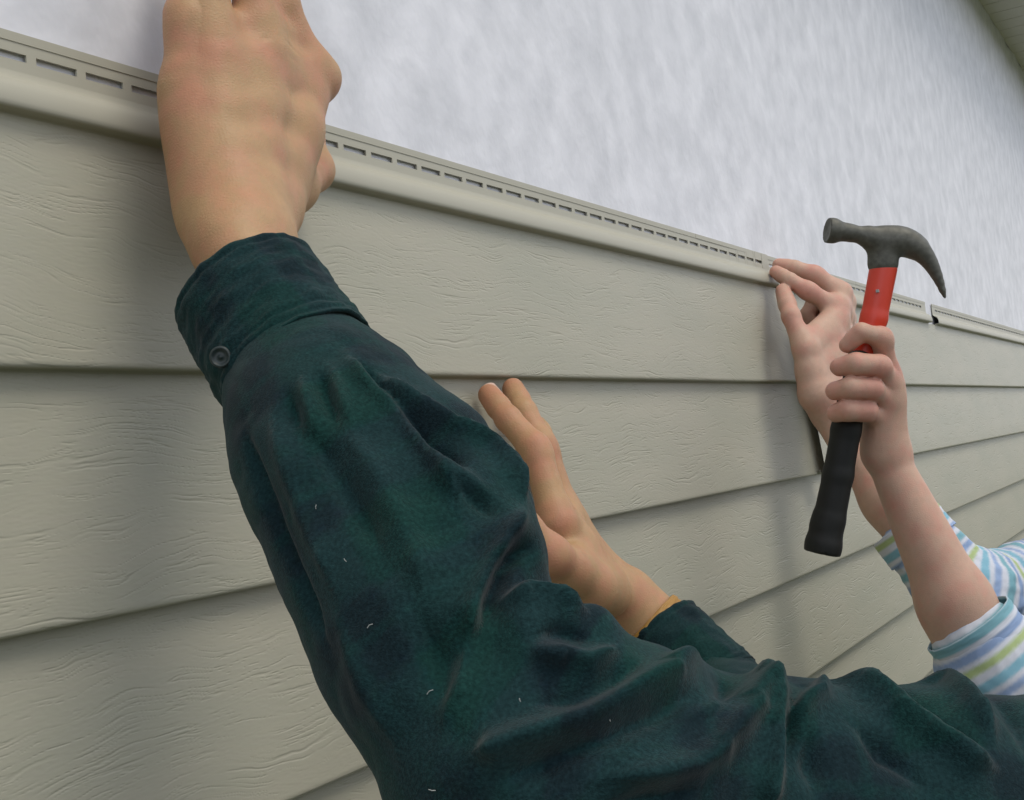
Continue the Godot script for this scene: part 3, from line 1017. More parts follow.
	f.cone(Vector3(0.4373, 1.6187, 0.1557), Vector3(0.4244, 1.5846, 0.1838), 0.0435, 0.0450, 0.030, 1)
	f.cone(Vector3(0.4244, 1.5846, 0.1838), Vector3(0.4075, 1.5367, 0.2193), 0.0450, 0.0445, 0.030, 1)
	f.cone(Vector3(0.4075, 1.5367, 0.2193), Vector3(0.3947, 1.4834, 0.2574), 0.0445, 0.0450, 0.030, 1)
	f.cone(Vector3(0.4324, 1.6051, 0.2150), Vector3(0.4179, 1.5798, 0.2431), 0.0180, 0.0145, 0.030, 1)
	f.cone(Vector3(0.4179, 1.5798, 0.2431), Vector3(0.4084, 1.5656, 0.2532), 0.0145, 0.0115, 0.020, 1)
	f.cone(Vector3(0.4084, 1.5656, 0.2532), Vector3(0.3882, 1.5463, 0.2545), 0.0115, 0.0090, 0.020, 1)
	f.join = 0.005
	f.fold([Vector3(0.3821, 1.5499, 0.2695), Vector3(0.3885, 1.5480, 0.2764), Vector3(0.3975, 1.5446, 0.2870), Vector3(0.4043, 1.5400, 0.2957)], 0.0105, 0.0065, [Vector3(-0.4053, 0.3646, 0.8383), Vector3(-0.1539, 0.9792, 0.1319), Vector3(-0.1433, 0.8607, 0.4886), Vector3(-0.2900, 0.6894, 0.6637)])
	f.fold([Vector3(0.3799, 1.5349, 0.2851), Vector3(0.3906, 1.5356, 0.2918), Vector3(0.3998, 1.5302, 0.3003)], -0.0070, 0.0048, [Vector3(-0.6855, 0.2974, 0.6646), Vector3(-0.4647, 0.4097, 0.7850), Vector3(-0.4434, 0.4980, 0.7453)])
	f.fold([Vector3(0.3777, 1.5317, 0.2834), Vector3(0.3836, 1.5270, 0.2914), Vector3(0.3910, 1.5230, 0.3007), Vector3(0.4053, 1.5262, 0.3063)], 0.0088, 0.0050, [Vector3(-0.7820, 0.2721, 0.5607), Vector3(-0.5625, 0.4436, 0.6978), Vector3(-0.4582, 0.6542, 0.6017), Vector3(-0.3133, 0.6297, 0.7109)])
	f.fold([Vector3(0.4073, 1.5199, 0.3129), Vector3(0.3925, 1.5170, 0.3094), Vector3(0.3786, 1.5144, 0.3001), Vector3(0.3671, 1.5132, 0.2879)], -0.0070, 0.0060, [Vector3(-0.1698, 0.7422, 0.6483), Vector3(-0.4166, 0.7344, 0.5358), Vector3(-0.5506, 0.6612, 0.5096), Vector3(-0.6450, 0.6130, 0.4564)])
	f.fold([Vector3(0.4567, 1.5131, 0.3174), Vector3(0.4141, 1.5142, 0.3215), Vector3(0.3929, 1.5120, 0.3155), Vector3(0.3783, 1.5073, 0.3074), Vector3(0.3672, 1.5050, 0.2967), Vector3(0.3551, 1.5012, 0.2806), Vector3(0.3510, 1.4984, 0.2713)], 0.0123, 0.0070, [Vector3(0.3044, 0.8990, 0.3149), Vector3(-0.1471, 0.7378, 0.6588), Vector3(-0.3531, 0.6252, 0.6961), Vector3(-0.6014, 0.5487, 0.5808), Vector3(-0.7077, 0.4791, 0.5192), Vector3(-0.8543, 0.3807, 0.3538), Vector3(-0.9248, 0.3230, 0.2010)])
	f.fold([Vector3(0.4215, 1.5075, 0.3297), Vector3(0.3969, 1.5055, 0.3229), Vector3(0.3739, 1.5000, 0.3089), Vector3(0.3611, 1.4951, 0.2954), Vector3(0.3524, 1.4907, 0.2819)], -0.0088, 0.0070, [Vector3(-0.1147, 0.6752, 0.7286), Vector3(-0.3734, 0.5535, 0.7444), Vector3(-0.6771, 0.4202, 0.6041), Vector3(-0.7716, 0.2790, 0.5717), Vector3(-0.9103, 0.1811, 0.3722)])
	f.fold([Vector3(0.4817, 1.5039, 0.3327), Vector3(0.4578, 1.5020, 0.3416), Vector3(0.4369, 1.4977, 0.3427), Vector3(0.4107, 1.4894, 0.3386), Vector3(0.3994, 1.4865, 0.3344), Vector3(0.3858, 1.4866, 0.3257), Vector3(0.3705, 1.4879, 0.3111)], 0.0105, 0.0065, [Vector3(0.2361, 0.9673, 0.0929), Vector3(-0.0583, 0.9027, 0.4263), Vector3(-0.2132, 0.7044, 0.6770), Vector3(-0.3952, 0.3956, 0.8291), Vector3(-0.4557, 0.2781, 0.8456), Vector3(-0.5620, 0.2242, 0.7962), Vector3(-0.7553, 0.2175, 0.6183)])
	f.fold([Vector3(0.3981, 1.4774, 0.3358), Vector3(0.3816, 1.4780, 0.3240), Vector3(0.3666, 1.4773, 0.3081)], -0.0070, 0.0070, [Vector3(-0.5009, 0.1278, 0.8560), Vector3(-0.6219, 0.0702, 0.7800), Vector3(-0.8129, 0.0268, 0.5818)])
	f.fold([Vector3(0.4845, 1.5017, 0.3358), Vector3(0.4521, 1.4975, 0.3483), Vector3(0.4388, 1.4892, 0.3518), Vector3(0.4241, 1.4728, 0.3522), Vector3(0.4199, 1.4632, 0.3511)], 0.0088, 0.0048, [Vector3(0.2308, 0.9682, 0.0961), Vector3(-0.2012, 0.8259, 0.5267), Vector3(-0.3778, 0.6316, 0.6771), Vector3(-0.5615, 0.2663, 0.7835), Vector3(-0.6251, 0.0696, 0.7774)])
	f.fold([Vector3(0.4642, 1.4988, 0.3497), Vector3(0.4457, 1.4896, 0.3554), Vector3(0.4299, 1.4733, 0.3564)], -0.0088, 0.0050, [Vector3(-0.1065, 0.9026, 0.4172), Vector3(-0.3695, 0.6882, 0.6244), Vector3(-0.5821, 0.3310, 0.7427)])
	f.fold([Vector3(0.5029, 1.4998, 0.3530), Vector3(0.4719, 1.4953, 0.3591), Vector3(0.4554, 1.4934, 0.3559), Vector3(0.4467, 1.4926, 0.3523)], 0.0088, 0.0048, [Vector3(0.2463, 0.9619, 0.1189), Vector3(-0.1036, 0.8856, 0.4528), Vector3(-0.2691, 0.7956, 0.5428), Vector3(-0.3124, 0.7354, 0.6013)])
	f.fold([Vector3(0.4805, 1.4993, 0.3492), Vector3(0.4729, 1.4970, 0.3558)], -0.0070, 0.0048, [Vector3(0.0791, 0.9568, 0.2798), Vector3(-0.0632, 0.9105, 0.4087)])
	f.fold([Vector3(0.5030, 1.5002, 0.3556), Vector3(0.4994, 1.4912, 0.3698), Vector3(0.4909, 1.4844, 0.3840), Vector3(0.4889, 1.4766, 0.3956), Vector3(0.4897, 1.4672, 0.4080), Vector3(0.4960, 1.4614, 0.4192)], 0.0123, 0.0070, [Vector3(0.2184, 0.9661, 0.1375), Vector3(0.0343, 0.9570, 0.2882), Vector3(-0.2210, 0.8607, 0.4585), Vector3(-0.3946, 0.7550, 0.5236), Vector3(-0.5205, 0.6278, 0.5788), Vector3(-0.5278, 0.5666, 0.6327)])
	f.fold([Vector3(0.4535, 1.4890, 0.3608), Vector3(0.4428, 1.4775, 0.3642), Vector3(0.4368, 1.4646, 0.3661)], -0.0088, 0.0070, [Vector3(-0.3470, 0.7249, 0.5950), Vector3(-0.5315, 0.4957, 0.6869), Vector3(-0.6570, 0.2486, 0.7118)])
	f.fold([Vector3(0.4682, 1.4866, 0.3711), Vector3(0.4709, 1.4749, 0.3849), Vector3(0.4722, 1.4600, 0.3976)], -0.0088, 0.0070, [Vector3(-0.2763, 0.7623, 0.5853), Vector3(-0.4163, 0.6174, 0.6674), Vector3(-0.6208, 0.4243, 0.6593)])
	f.fold([Vector3(0.5258, 1.4902, 0.3690), Vector3(0.5055, 1.4872, 0.3834), Vector3(0.4987, 1.4783, 0.4000), Vector3(0.4998, 1.4706, 0.4122)], -0.0088, 0.0060, [Vector3(0.2034, 0.9789, -0.0211), Vector3(-0.0993, 0.9505, 0.2946), Vector3(-0.3376, 0.8178, 0.4660), Vector3(-0.4290, 0.7136, 0.5539)])
	f.fold([Vector3(0.5371, 1.4928, 0.3820), Vector3(0.5478, 1.4838, 0.3923), Vector3(0.5182, 1.4800, 0.4086), Vector3(0.5020, 1.4683, 0.4172)], 0.0105, 0.0070, [Vector3(0.2000, 0.9791, 0.0358), Vector3(0.2134, 0.9761, 0.0405), Vector3(-0.1657, 0.8870, 0.4309), Vector3(-0.4291, 0.6832, 0.5908)])
	f.fold([Vector3(0.5587, 1.4839, 0.4059), Vector3(0.5296, 1.4757, 0.4215), Vector3(0.5096, 1.4629, 0.4284)], -0.0053, 0.0060, [Vector3(0.2132, 0.9717, 0.1018), Vector3(-0.1631, 0.8756, 0.4547), Vector3(-0.4474, 0.6438, 0.6208)])
	f.fold([Vector3(0.4526, 1.5096, 0.3259), Vector3(0.4362, 1.5045, 0.3349), Vector3(0.4169, 1.4977, 0.3364)], -0.0061, 0.0048, [Vector3(0.1617, 0.8938, 0.4184), Vector3(-0.0697, 0.7512, 0.6564), Vector3(-0.2879, 0.5473, 0.7859)])
	f.fold([Vector3(0.4063, 1.5000, 0.3311), Vector3(0.4244, 1.5014, 0.3359), Vector3(0.4448, 1.5027, 0.3385)], 0.0044, 0.0048, [Vector3(-0.3245, 0.5107, 0.7962), Vector3(-0.1868, 0.6362, 0.7486), Vector3(-0.0865, 0.8146, 0.5735)])
	f.fold([Vector3(0.4129, 1.6536, 0.1846), Vector3(0.4079, 1.6411, 0.1970), Vector3(0.4052, 1.6277, 0.2139), Vector3(0.4013, 1.6111, 0.2285), Vector3(0.3969, 1.5977, 0.2408), Vector3(0.3929, 1.5866, 0.2509)], 0.0088, 0.0048, [Vector3(-0.4386, 0.7571, 0.4842), Vector3(-0.4554, 0.7096, 0.5376), Vector3(-0.5144, 0.6963, 0.5005), Vector3(-0.5863, 0.5861, 0.5592), Vector3(-0.6562, 0.6526, 0.3789), Vector3(-0.7041, 0.5921, 0.3921)])
	f.fold([Vector3(0.4134, 1.6524, 0.1868), Vector3(0.4092, 1.6373, 0.2036), Vector3(0.4051, 1.6224, 0.2206), Vector3(0.4028, 1.6077, 0.2335), Vector3(0.4024, 1.5975, 0.2492)], -0.0096, 0.0048, [Vector3(-0.4107, 0.7692, 0.4896), Vector3(-0.4300, 0.7462, 0.5083), Vector3(-0.5341, 0.6339, 0.5594), Vector3(-0.5650, 0.6364, 0.5252), Vector3(-0.5367, 0.7023, 0.4676)])
	f.fold([Vector3(0.4133, 1.6457, 0.1954), Vector3(0.4114, 1.6300, 0.2163), Vector3(0.4153, 1.6145, 0.2358), Vector3(0.4236, 1.6066, 0.2464), Vector3(0.4180, 1.5937, 0.2605), Vector3(0.4115, 1.5816, 0.2681)], 0.0088, 0.0050, [Vector3(-0.3780, 0.7168, 0.5860), Vector3(-0.4215, 0.7460, 0.5155), Vector3(-0.3361, 0.6534, 0.6783), Vector3(0.0447, 0.7443, 0.6663), Vector3(0.0269, 0.6330, 0.7737), Vector3(-0.0299, 0.4892, 0.8717)])
	f.fold([Vector3(0.3993, 1.6019, 0.2372), Vector3(0.3983, 1.5938, 0.2491), Vector3(0.4012, 1.5848, 0.2626)], 0.0053, 0.0048, [Vector3(-0.6184, 0.6651, 0.4185), Vector3(-0.6336, 0.6422, 0.4314), Vector3(-0.4336, 0.6038, 0.6689)])
	f.fold([Vector3(0.3951, 1.5923, 0.2463), Vector3(0.3956, 1.5856, 0.2569), Vector3(0.3958, 1.5773, 0.2650)], -0.0044, 0.0048, [Vector3(-0.6878, 0.6161, 0.3839), Vector3(-0.6224, 0.6040, 0.4977), Vector3(-0.5525, 0.4930, 0.6721)])
	f.fold([Vector3(0.4101, 1.5805, 0.2688), Vector3(0.3967, 1.5724, 0.2685), Vector3(0.3884, 1.5646, 0.2664), Vector3(0.3802, 1.5563, 0.2652), Vector3(0.3735, 1.5480, 0.2641), Vector3(0.3681, 1.5360, 0.2627)], 0.0088, 0.0055, [Vector3(-0.0623, 0.4823, 0.8738), Vector3(-0.4732, 0.3749, 0.7972), Vector3(-0.5670, 0.3708, 0.7355), Vector3(-0.5369, 0.4688, 0.7014), Vector3(-0.6895, 0.3145, 0.6525), Vector3(-0.7587, 0.2662, 0.5946)])
	f.fold([Vector3(0.4062, 1.6513, 0.1803), Vector3(0.3964, 1.6352, 0.1920), Vector3(0.3887, 1.6182, 0.2047)], 0.0053, 0.0048, [Vector3(-0.5653, 0.7240, 0.3953), Vector3(-0.6442, 0.6475, 0.4072), Vector3(-0.7030, 0.5666, 0.4298)])
	f.fold([Vector3(0.4011, 1.6491, 0.1765), Vector3(0.3928, 1.6345, 0.1873), Vector3(0.3856, 1.6189, 0.1979)], -0.0053, 0.0048, [Vector3(-0.6507, 0.6967, 0.3021), Vector3(-0.7156, 0.6150, 0.3311), Vector3(-0.7641, 0.5462, 0.3432)])
	f.fold([Vector3(0.3964, 1.6462, 0.1712), Vector3(0.3895, 1.6332, 0.1801), Vector3(0.3810, 1.6156, 0.1907)], 0.0044, 0.0048, [Vector3(-0.7388, 0.6440, 0.1986), Vector3(-0.7955, 0.5628, 0.2244), Vector3(-0.8518, 0.4779, 0.2148)])
	f.fold([Vector3(0.3919, 1.6416, 0.1657), Vector3(0.3855, 1.6288, 0.1743), Vector3(0.3798, 1.6164, 0.1823)], -0.0044, 0.0048, [Vector3(-0.8138, 0.5764, 0.0738), Vector3(-0.8657, 0.4893, 0.1052), Vector3(-0.8939, 0.4366, 0.1020)])
	f.fold([Vector3(0.3830, 1.6226, 0.1824), Vector3(0.3777, 1.6049, 0.1986), Vector3(0.3733, 1.5861, 0.2152), Vector3(0.3652, 1.5646, 0.2330)], -0.0061, 0.0080, [Vector3(-0.8571, 0.4922, 0.1522), Vector3(-0.8776, 0.3943, 0.2726), Vector3(-0.8257, 0.5005, 0.2602), Vector3(-0.8193, 0.4966, 0.2867)])
	f.fold([Vector3(0.3883, 1.6230, 0.1972), Vector3(0.3829, 1.5970, 0.2190), Vector3(0.3726, 1.5694, 0.2403), Vector3(0.3659, 1.5513, 0.2499)], 0.0053, 0.0090, [Vector3(-0.7284, 0.5798, 0.3651), Vector3(-0.7260, 0.5313, 0.4365), Vector3(-0.6879, 0.5758, 0.4418), Vector3(-0.8308, 0.3813, 0.4055)])
	f.fold([Vector3(0.3858, 1.6309, 0.1620), Vector3(0.3763, 1.6088, 0.1764), Vector3(0.3687, 1.5799, 0.1929), Vector3(0.3569, 1.5496, 0.2168)], 0.0053, 0.0080, [Vector3(-0.9101, 0.4132, -0.0304), Vector3(-0.9452, 0.3248, -0.0337), Vector3(-0.9650, 0.2512, -0.0758), Vector3(-0.9679, 0.2467, -0.0490)])
	f.fold([Vector3(0.3876, 1.6262, 0.1436), Vector3(0.3797, 1.6062, 0.1552), Vector3(0.3744, 1.5891, 0.1654), Vector3(0.3712, 1.5724, 0.1756), Vector3(0.3653, 1.5567, 0.1880), Vector3(0.3565, 1.5327, 0.2079)], -0.0061, 0.0048, [Vector3(-0.9040, 0.2680, -0.3330), Vector3(-0.9355, 0.1452, -0.3220), Vector3(-0.9508, 0.0393, -0.3074), Vector3(-0.9403, 0.0113, -0.3400), Vector3(-0.9168, 0.0946, -0.3881), Vector3(-0.9661, -0.0231, -0.2570)])
	f.fold([Vector3(0.3631, 1.5481, 0.2470), Vector3(0.3612, 1.5301, 0.2552), Vector3(0.3554, 1.5099, 0.2613)], -0.0061, 0.0090, [Vector3(-0.8556, 0.3374, 0.3927), Vector3(-0.8525, 0.2867, 0.4370), Vector3(-0.8359, 0.5484, 0.0218)])
	f.fold([Vector3(0.3588, 1.5533, 0.2083), Vector3(0.3540, 1.5240, 0.2257), Vector3(0.3531, 1.4954, 0.2392)], 0.0053, 0.0100, [Vector3(-0.9581, 0.2414, -0.1543), Vector3(-0.9989, -0.0129, -0.0444), Vector3(-0.9743, 0.0172, -0.2247)])
	f.fold([Vector3(0.3690, 1.5359, 0.2639), Vector3(0.3603, 1.5195, 0.2612), Vector3(0.3519, 1.5036, 0.2586)], 0.0061, 0.0070, [Vector3(-0.7399, 0.2670, 0.6174), Vector3(-0.8520, 0.3401, 0.3980), Vector3(-0.9052, 0.4242, -0.0256)])
	f.fold([Vector3(0.4099, 1.5657, 0.2736), Vector3(0.3973, 1.5641, 0.2717), Vector3(0.3887, 1.5588, 0.2691), Vector3(0.3793, 1.5500, 0.2682), Vector3(0.3729, 1.5388, 0.2670)], -0.0123, 0.0050, [Vector3(0.0298, 0.0926, 0.9953), Vector3(-0.3399, 0.1964, 0.9197), Vector3(-0.4410, 0.3065, 0.8435), Vector3(-0.5004, 0.3615, 0.7868), Vector3(-0.6676, 0.2395, 0.7050)])
	f.ripple = noise(FastNoiseLite.TYPE_SIMPLEX_SMOOTH, 11.0, 3, 9)
	f.ripple.fractal_type = FastNoiseLite.FRACTAL_RIDGED
	f.ripple_size = 0.0024
	var so := arrays()
	b = bounds([Vector3(0.4484, 1.6532, 0.1269), elbow_l, shoulder_l], 0.085)
	later(f, so, b, 0.0026, tl, base)
	var sl := put("sleeve", commit(so), M.flannel, o)
	var cl := put("cuff", cuff_mesh(Vector3(0.4525, 1.6986, 0.0929), Vector3(0.4464, 1.6524, 0.1292), 0.0376, 0.0388, 0.0020, tl, base), M.flannel, sl)
	button(cl, Vector3(0.4072, 1.6600, 0.1158) - base, Vector3(-0.95, -0.1, 0.6), 0.0052, M.horn)
	for q in [[Vector3(0.3570, 1.5202, 0.2540), Vector3(0.3559, 1.5187, 0.2518)], [Vector3(0.3561, 1.5443, 0.2300), Vector3(0.3550, 1.5430, 0.2281)], [Vector3(0.3707, 1.5897, 0.1955), Vector3(0.3706, 1.5878, 0.1953)], [Vector3(0.3627, 1.5685, 0.2137), Vector3(0.3632, 1.5672, 0.2144)], [Vector3(0.3463, 1.4877, 0.2557), Vector3(0.3476, 1.4871, 0.2578)], [Vector3(0.3659, 1.5158, 0.2845), Vector3(0.3661, 1.5145, 0.2848)], [Vector3(0.3803, 1.5060, 0.3120), Vector3(0.3805, 1.5050, 0.3122)]]:
		lint(sl, q[0] - base, q[1] - base)
	# right arm
	var bones_r := [[Vector3(0.8861, 1.4450, 0.1080), Vector3(0.8853, 1.4024, 0.1600), 0.0], [Vector3(0.8853, 1.4024, 0.1600), elbow_r, 0.07], [elbow_r, shoulder_r, 0.3]]
	var tr := func(p: Vector3) -> Color:
		var q := on_sleeve(p, bones_r, Vector3(0.1, 1.0, 0.3))
		return tartan(q.x + 0.02, q.y)
	f = Solid.new()
	f.chain([Vector3(0.8726, 1.4057, 0.1480), Vector3(0.8229, 1.3759, 0.1900), elbow_r, elbow_r.lerp(shoulder_r, 0.5), shoulder_r], [.040, .047, .054, .062, .074], 0.03)
	f.ripple = noise(FastNoiseLite.TYPE_SIMPLEX_SMOOTH, 26.0, 3, 19)
	f.ripple_size = 0.004
	so = arrays()
	b = bounds([Vector3(0.8848, 1.4139, 0.1450), elbow_r, shoulder_r], 0.09)
	later(f, so, b, 0.006, tr, base)
	var sr := put("sleeve", commit(so), M.flannel, o)
	put("cuff", cuff_mesh(Vector3(0.8793, 1.4502, 0.1020), Vector3(0.8711, 1.4037, 0.1500), 0.0385, 0.041, 0.0022, tr, base), M.flannel, sr)
	# strap on the right wrist
	put("wrist_strap", cuff_mesh(Vector3(0.8736, 1.4591, 0.0960), Vector3(0.8756, 1.4500, 0.1045), 0.0322, 0.0332, 0.0016, func(_p: Vector3) -> Color: return Color.WHITE, base, 0.0004, false), M.tan_leather, o)
	# shirt body and trousers
	f = Solid.new()
	f.cone(neck - Vector3(0, 0.02, 0), neck - Vector3(0, 0.12, 0), 0.062, 0.11, 0.05)
	f.cone(shoulder_l.lerp(shoulder_r, 0.12), shoulder_l.lerp(shoulder_r, 0.88), 0.068, 0.068, 0.06)
	f.cone(neck - Vector3(0, 0.19, 0), hip + Vector3(0, 0.10, 0), 0.150, 0.150, 0.09)
	f.cone(hip + Vector3(-0.06, 0.06, -0.03), hip + Vector3(0.06, 0.06, 0.03), 0.135, 0.135, 0.06)
	f.cone(hip - Vector3(0, 0.42, 0), hip - Vector3(0, 0.421, 0), 0.36, 0.36, 0.01, -1)
	f.ripple = noise(FastNoiseLite.TYPE_SIMPLEX_SMOOTH, 9.0, 3, 29)
	f.ripple_size = 0.008
	so = arrays()
	b = bounds([neck + Vector3(0, 0.02, 0), shoulder_l, shoulder_r, hip], 0.17)
	later(f, so, b, 0.011, func(p: Vector3) -> Color: return tartan(p.y, p.x), base)
	put("shirt_body", commit(so), M.flannel, o)
	f = Solid.new()
	var feet := [Vector3(0.74, 0.09, 0.62), Vector3(0.98, 0.09, 0.72)]
	for i in 2:
		var s: Vector3 = [Vector3(-0.075, 0, -0.05), Vector3(0.075, 0, 0.05)][i]
		f.chain([hip + s + Vector3(0, -0.02, 0), hip.lerp(feet[i], 0.5) + s * 0.6 + Vector3(-0.02, 0.03, -0.02), feet[i] + Vector3(0, 0.0, 0)], [.115, .083, .068], 0.05)
	f.ripple = noise(FastNoiseLite.TYPE_SIMPLEX_SMOOTH, 12.0, 3, 39)
	f.ripple_size = 0.006
	so = arrays()
	b = bounds([hip, feet[0], feet[1]], 0.16)
	later(f, so, b, 0.013, func(_p: Vector3) -> Color: return Color.WHITE, base)
	put("trousers", commit(so), M.denim, o)
	for p in feet: shoe(o, p, Vector3(-0.35, 0, -0.93), base)

func shoe(o: Node, ankle: Vector3, toe: Vector3, base: Vector3) -> void:
	var f := Solid.new()
	var g := Vector3(ankle.x, 0.0, ankle.z)
	var t := toe.normalized()
	f.cone(ankle + Vector3(0, 0.03, 0), g + Vector3(0, 0.05, 0), 0.055, 0.05, 0.03)
	f.cone(g - t * 0.04 + Vector3(0, 0.045, 0), g + t * 0.17 + Vector3(0, 0.042, 0), 0.043, 0.042, 0.03)
	var so := arrays()
	var b := bounds([ankle, g + t * 0.2, g - t * 0.06], 0.07)
	later(f, so, b, 0.009, func(_p: Vector3) -> Color: return Color.WHITE, base)
	put("boot", commit(so), M.boot_leather, o)

func build_woman() -> void:
	var base := Vector3(1.72, 0, 0.62)
	var o := node("person", self, base)
	tag(o, "person in blue and white striped top swinging a hammer with bare forearms", "person")
	var pale := Color(0.53, 0.345, 0.255)
	var red := Color(0.53, 0.270, 0.205)
	var spots := PackedVector3Array([Vector3(1.5288, 1.8114, 0.0233), Vector3(1.5484, 1.8227, 0.0221), Vector3(1.5119, 1.7832, 0.0352), Vector3(1.5235, 1.7795, 0.0642), Vector3(1.5579, 1.8030, 0.0657), Vector3(1.5468, 1.7548, 0.0913), Vector3(1.4778, 1.7462, 0.0527), Vector3(1.2107, 1.6849, 0.2243), Vector3(1.1993, 1.6570, 0.2221), Vector3(1.1956, 1.6352, 0.2138), Vector3(1.1975, 1.6143, 0.2051), Vector3(1.2283, 1.6506, 0.2212), Vector3(1.1929, 1.6813, 0.1939), Vector3(1.1882, 1.6605, 0.1840), Vector3(1.1855, 1.6373, 0.1772), Vector3(1.1858, 1.6155, 0.1757)])
	var sc := func(p: Vector3) -> Color: return skin_color(p, pale, red, spots)
	var out := arrays()
	var shoulder_r := Vector3(1.50, 1.40, 0.52)
	var elbow_r := Vector3(1.2698, 1.3264, 0.2892)
	var shoulder_l := Vector3(1.84, 1.40, 0.42)
	var elbow_l := Vector3(1.4736, 1.3864, 0.2267)
	# left hand pinches the end of the panel
	var f := Solid.new()
	hand(f, [Vector3(1.4572, 1.4266, 0.2028), Vector3(1.4686, 1.5086, 0.1516), Vector3(1.4991, 1.6135, 0.0854)], [Vector3(1.4885, 1.6469, 0.0807), Vector3(1.5080, 1.6515, 0.0845), Vector3(1.5274, 1.6499, 0.0878), Vector3(1.5457, 1.6446, 0.0886)],
		[[Vector3(1.5518, 1.7553, 0.0900), Vector3(1.5264, 1.7799, 0.0634), Vector3(1.5209, 1.7972, 0.0418), Vector3(1.5288, 1.8114, 0.0233)], [Vector3(1.5745, 1.7764, 0.0912), Vector3(1.5609, 1.8034, 0.0648), Vector3(1.5507, 1.8157, 0.0411), Vector3(1.5484, 1.8227, 0.0221)], [Vector3(1.6022, 1.7667, 0.0878), Vector3(1.5880, 1.7735, 0.0548), Vector3(1.5761, 1.7530, 0.0425), Vector3(1.5779, 1.7354, 0.0536)], [Vector3(1.6227, 1.7445, 0.0810), Vector3(1.6005, 1.7500, 0.0539), Vector3(1.5850, 1.7315, 0.0456), Vector3(1.5868, 1.7165, 0.0570)]],
		[Vector3(1.4729, 1.6451, 0.0738), Vector3(1.4718, 1.7010, 0.0676), Vector3(1.4798, 1.7464, 0.0521), Vector3(1.5119, 1.7832, 0.0352)], 1.06, Vector3(0.8, 0.1, -0.55), [.036, .031, .0235], 1.1, 1.12)
	f.cone(Vector3(1.4787, 1.7047, 0.0697), Vector3(1.5417, 1.7389, 0.0910), 0.0150, 0.0140, 0.012)
	f.cone(Vector3(1.4785, 1.7167, 0.0647), Vector3(1.5315, 1.7420, 0.0839), 0.0090, 0.0100, 0.010)
	f.cone(Vector3(1.4810, 1.6732, 0.0706), Vector3(1.5314, 1.6935, 0.0889), 0.014, 0.014, 0.014)
	for q in [[Vector3(1.5160, 1.7896, 0.0624), Vector3(1.5165, 1.7685, 0.0651)], [Vector3(1.5108, 1.8040, 0.0432), Vector3(1.5120, 1.7871, 0.0436)], [Vector3(1.4649, 1.7483, 0.0506), Vector3(1.4719, 1.7421, 0.0618)], [Vector3(1.4546, 1.7059, 0.0645), Vector3(1.4621, 1.6971, 0.0764)], [Vector3(1.5342, 1.7574, 0.0861), Vector3(1.5341, 1.7390, 0.0880)]]:
		f.fold(q, -0.0011, 0.0024)
	f.cone(Vector3(1.5400, 1.7278, 0.0772), Vector3(1.4946, 1.6567, 0.0723), 0.013, 0.015, 0.014)
	var b := bounds([Vector3(1.4572, 1.4266, 0.2028), Vector3(1.5133, 1.8235, 0.0218), Vector3(1.6499, 1.7722, 0.0904), Vector3(1.4501, 1.7656, 0.0471)], 0.03)
	later(f, out, b, 0.0026, sc, base)
	# right hand closed round the hammer
	f = Solid.new()
	hand(f, [Vector3(1.2661, 1.3517, 0.2757), Vector3(1.2617, 1.4144, 0.2547), Vector3(1.2511, 1.5650, 0.2063)], [Vector3(1.2441, 1.5877, 0.2085), Vector3(1.2548, 1.5854, 0.2067), Vector3(1.2661, 1.5831, 0.2058), Vector3(1.2762, 1.5788, 0.2029)],
		[[Vector3(1.2354, 1.6509, 0.2195), Vector3(1.2147, 1.6852, 0.2234), Vector3(1.1960, 1.6925, 0.2082), Vector3(1.1959, 1.6815, 0.1931)], [Vector3(1.2358, 1.6397, 0.2192), Vector3(1.2054, 1.6573, 0.2206), Vector3(1.1882, 1.6613, 0.2019), Vector3(1.1912, 1.6606, 0.1831)], [Vector3(1.2408, 1.6219, 0.2141), Vector3(1.2017, 1.6354, 0.2123), Vector3(1.1856, 1.6383, 0.1951), Vector3(1.1895, 1.6374, 0.1760)], [Vector3(1.2467, 1.6042, 0.2067), Vector3(1.2026, 1.6144, 0.2038), Vector3(1.1879, 1.6171, 0.1892), Vector3(1.1918, 1.6156, 0.1740)]],
		[Vector3(1.2710, 1.5922, 0.1953), Vector3(1.2734, 1.6375, 0.2038), Vector3(1.2622, 1.6734, 0.2002), Vector3(1.2416, 1.6830, 0.1860)], 0.94, Vector3(0.75, -0.1, -0.6), [.041, .0345, .0205], 1.0, 1.14)
	f.join = 0.006
	for q in [[Vector3(1.2054, 1.6573, 0.2206), Vector3(1.1882, 1.6613, 0.2019), Vector3(1.1912, 1.6604, 0.1851)], [Vector3(1.2017, 1.6354, 0.2123), Vector3(1.1856, 1.6383, 0.1951), Vector3(1.1895, 1.6372, 0.1780)], [Vector3(1.2026, 1.6144, 0.2038), Vector3(1.1879, 1.6171, 0.1892), Vector3(1.1918, 1.6154, 0.1760)]]:
		f.cone(q[0], q[1], 0.0114, 0.0112, 0.003, 6 + int(q[0].y * 1000.0))
		f.cone(q[1], q[2], 0.0112, 0.0095, 0.003, 6 + int(q[0].y * 1000.0))
	for q in [[Vector3(1.2216, 1.6432, 0.2230), Vector3(1.2274, 1.5939, 0.2122)], [Vector3(1.2204, 1.6260, 0.2155), Vector3(1.2253, 1.5883, 0.2082)], [Vector3(1.2208, 1.6108, 0.2067), Vector3(1.2242, 1.5847, 0.2040)]]:
		f.fold(q, 0.0024, 0.0048)
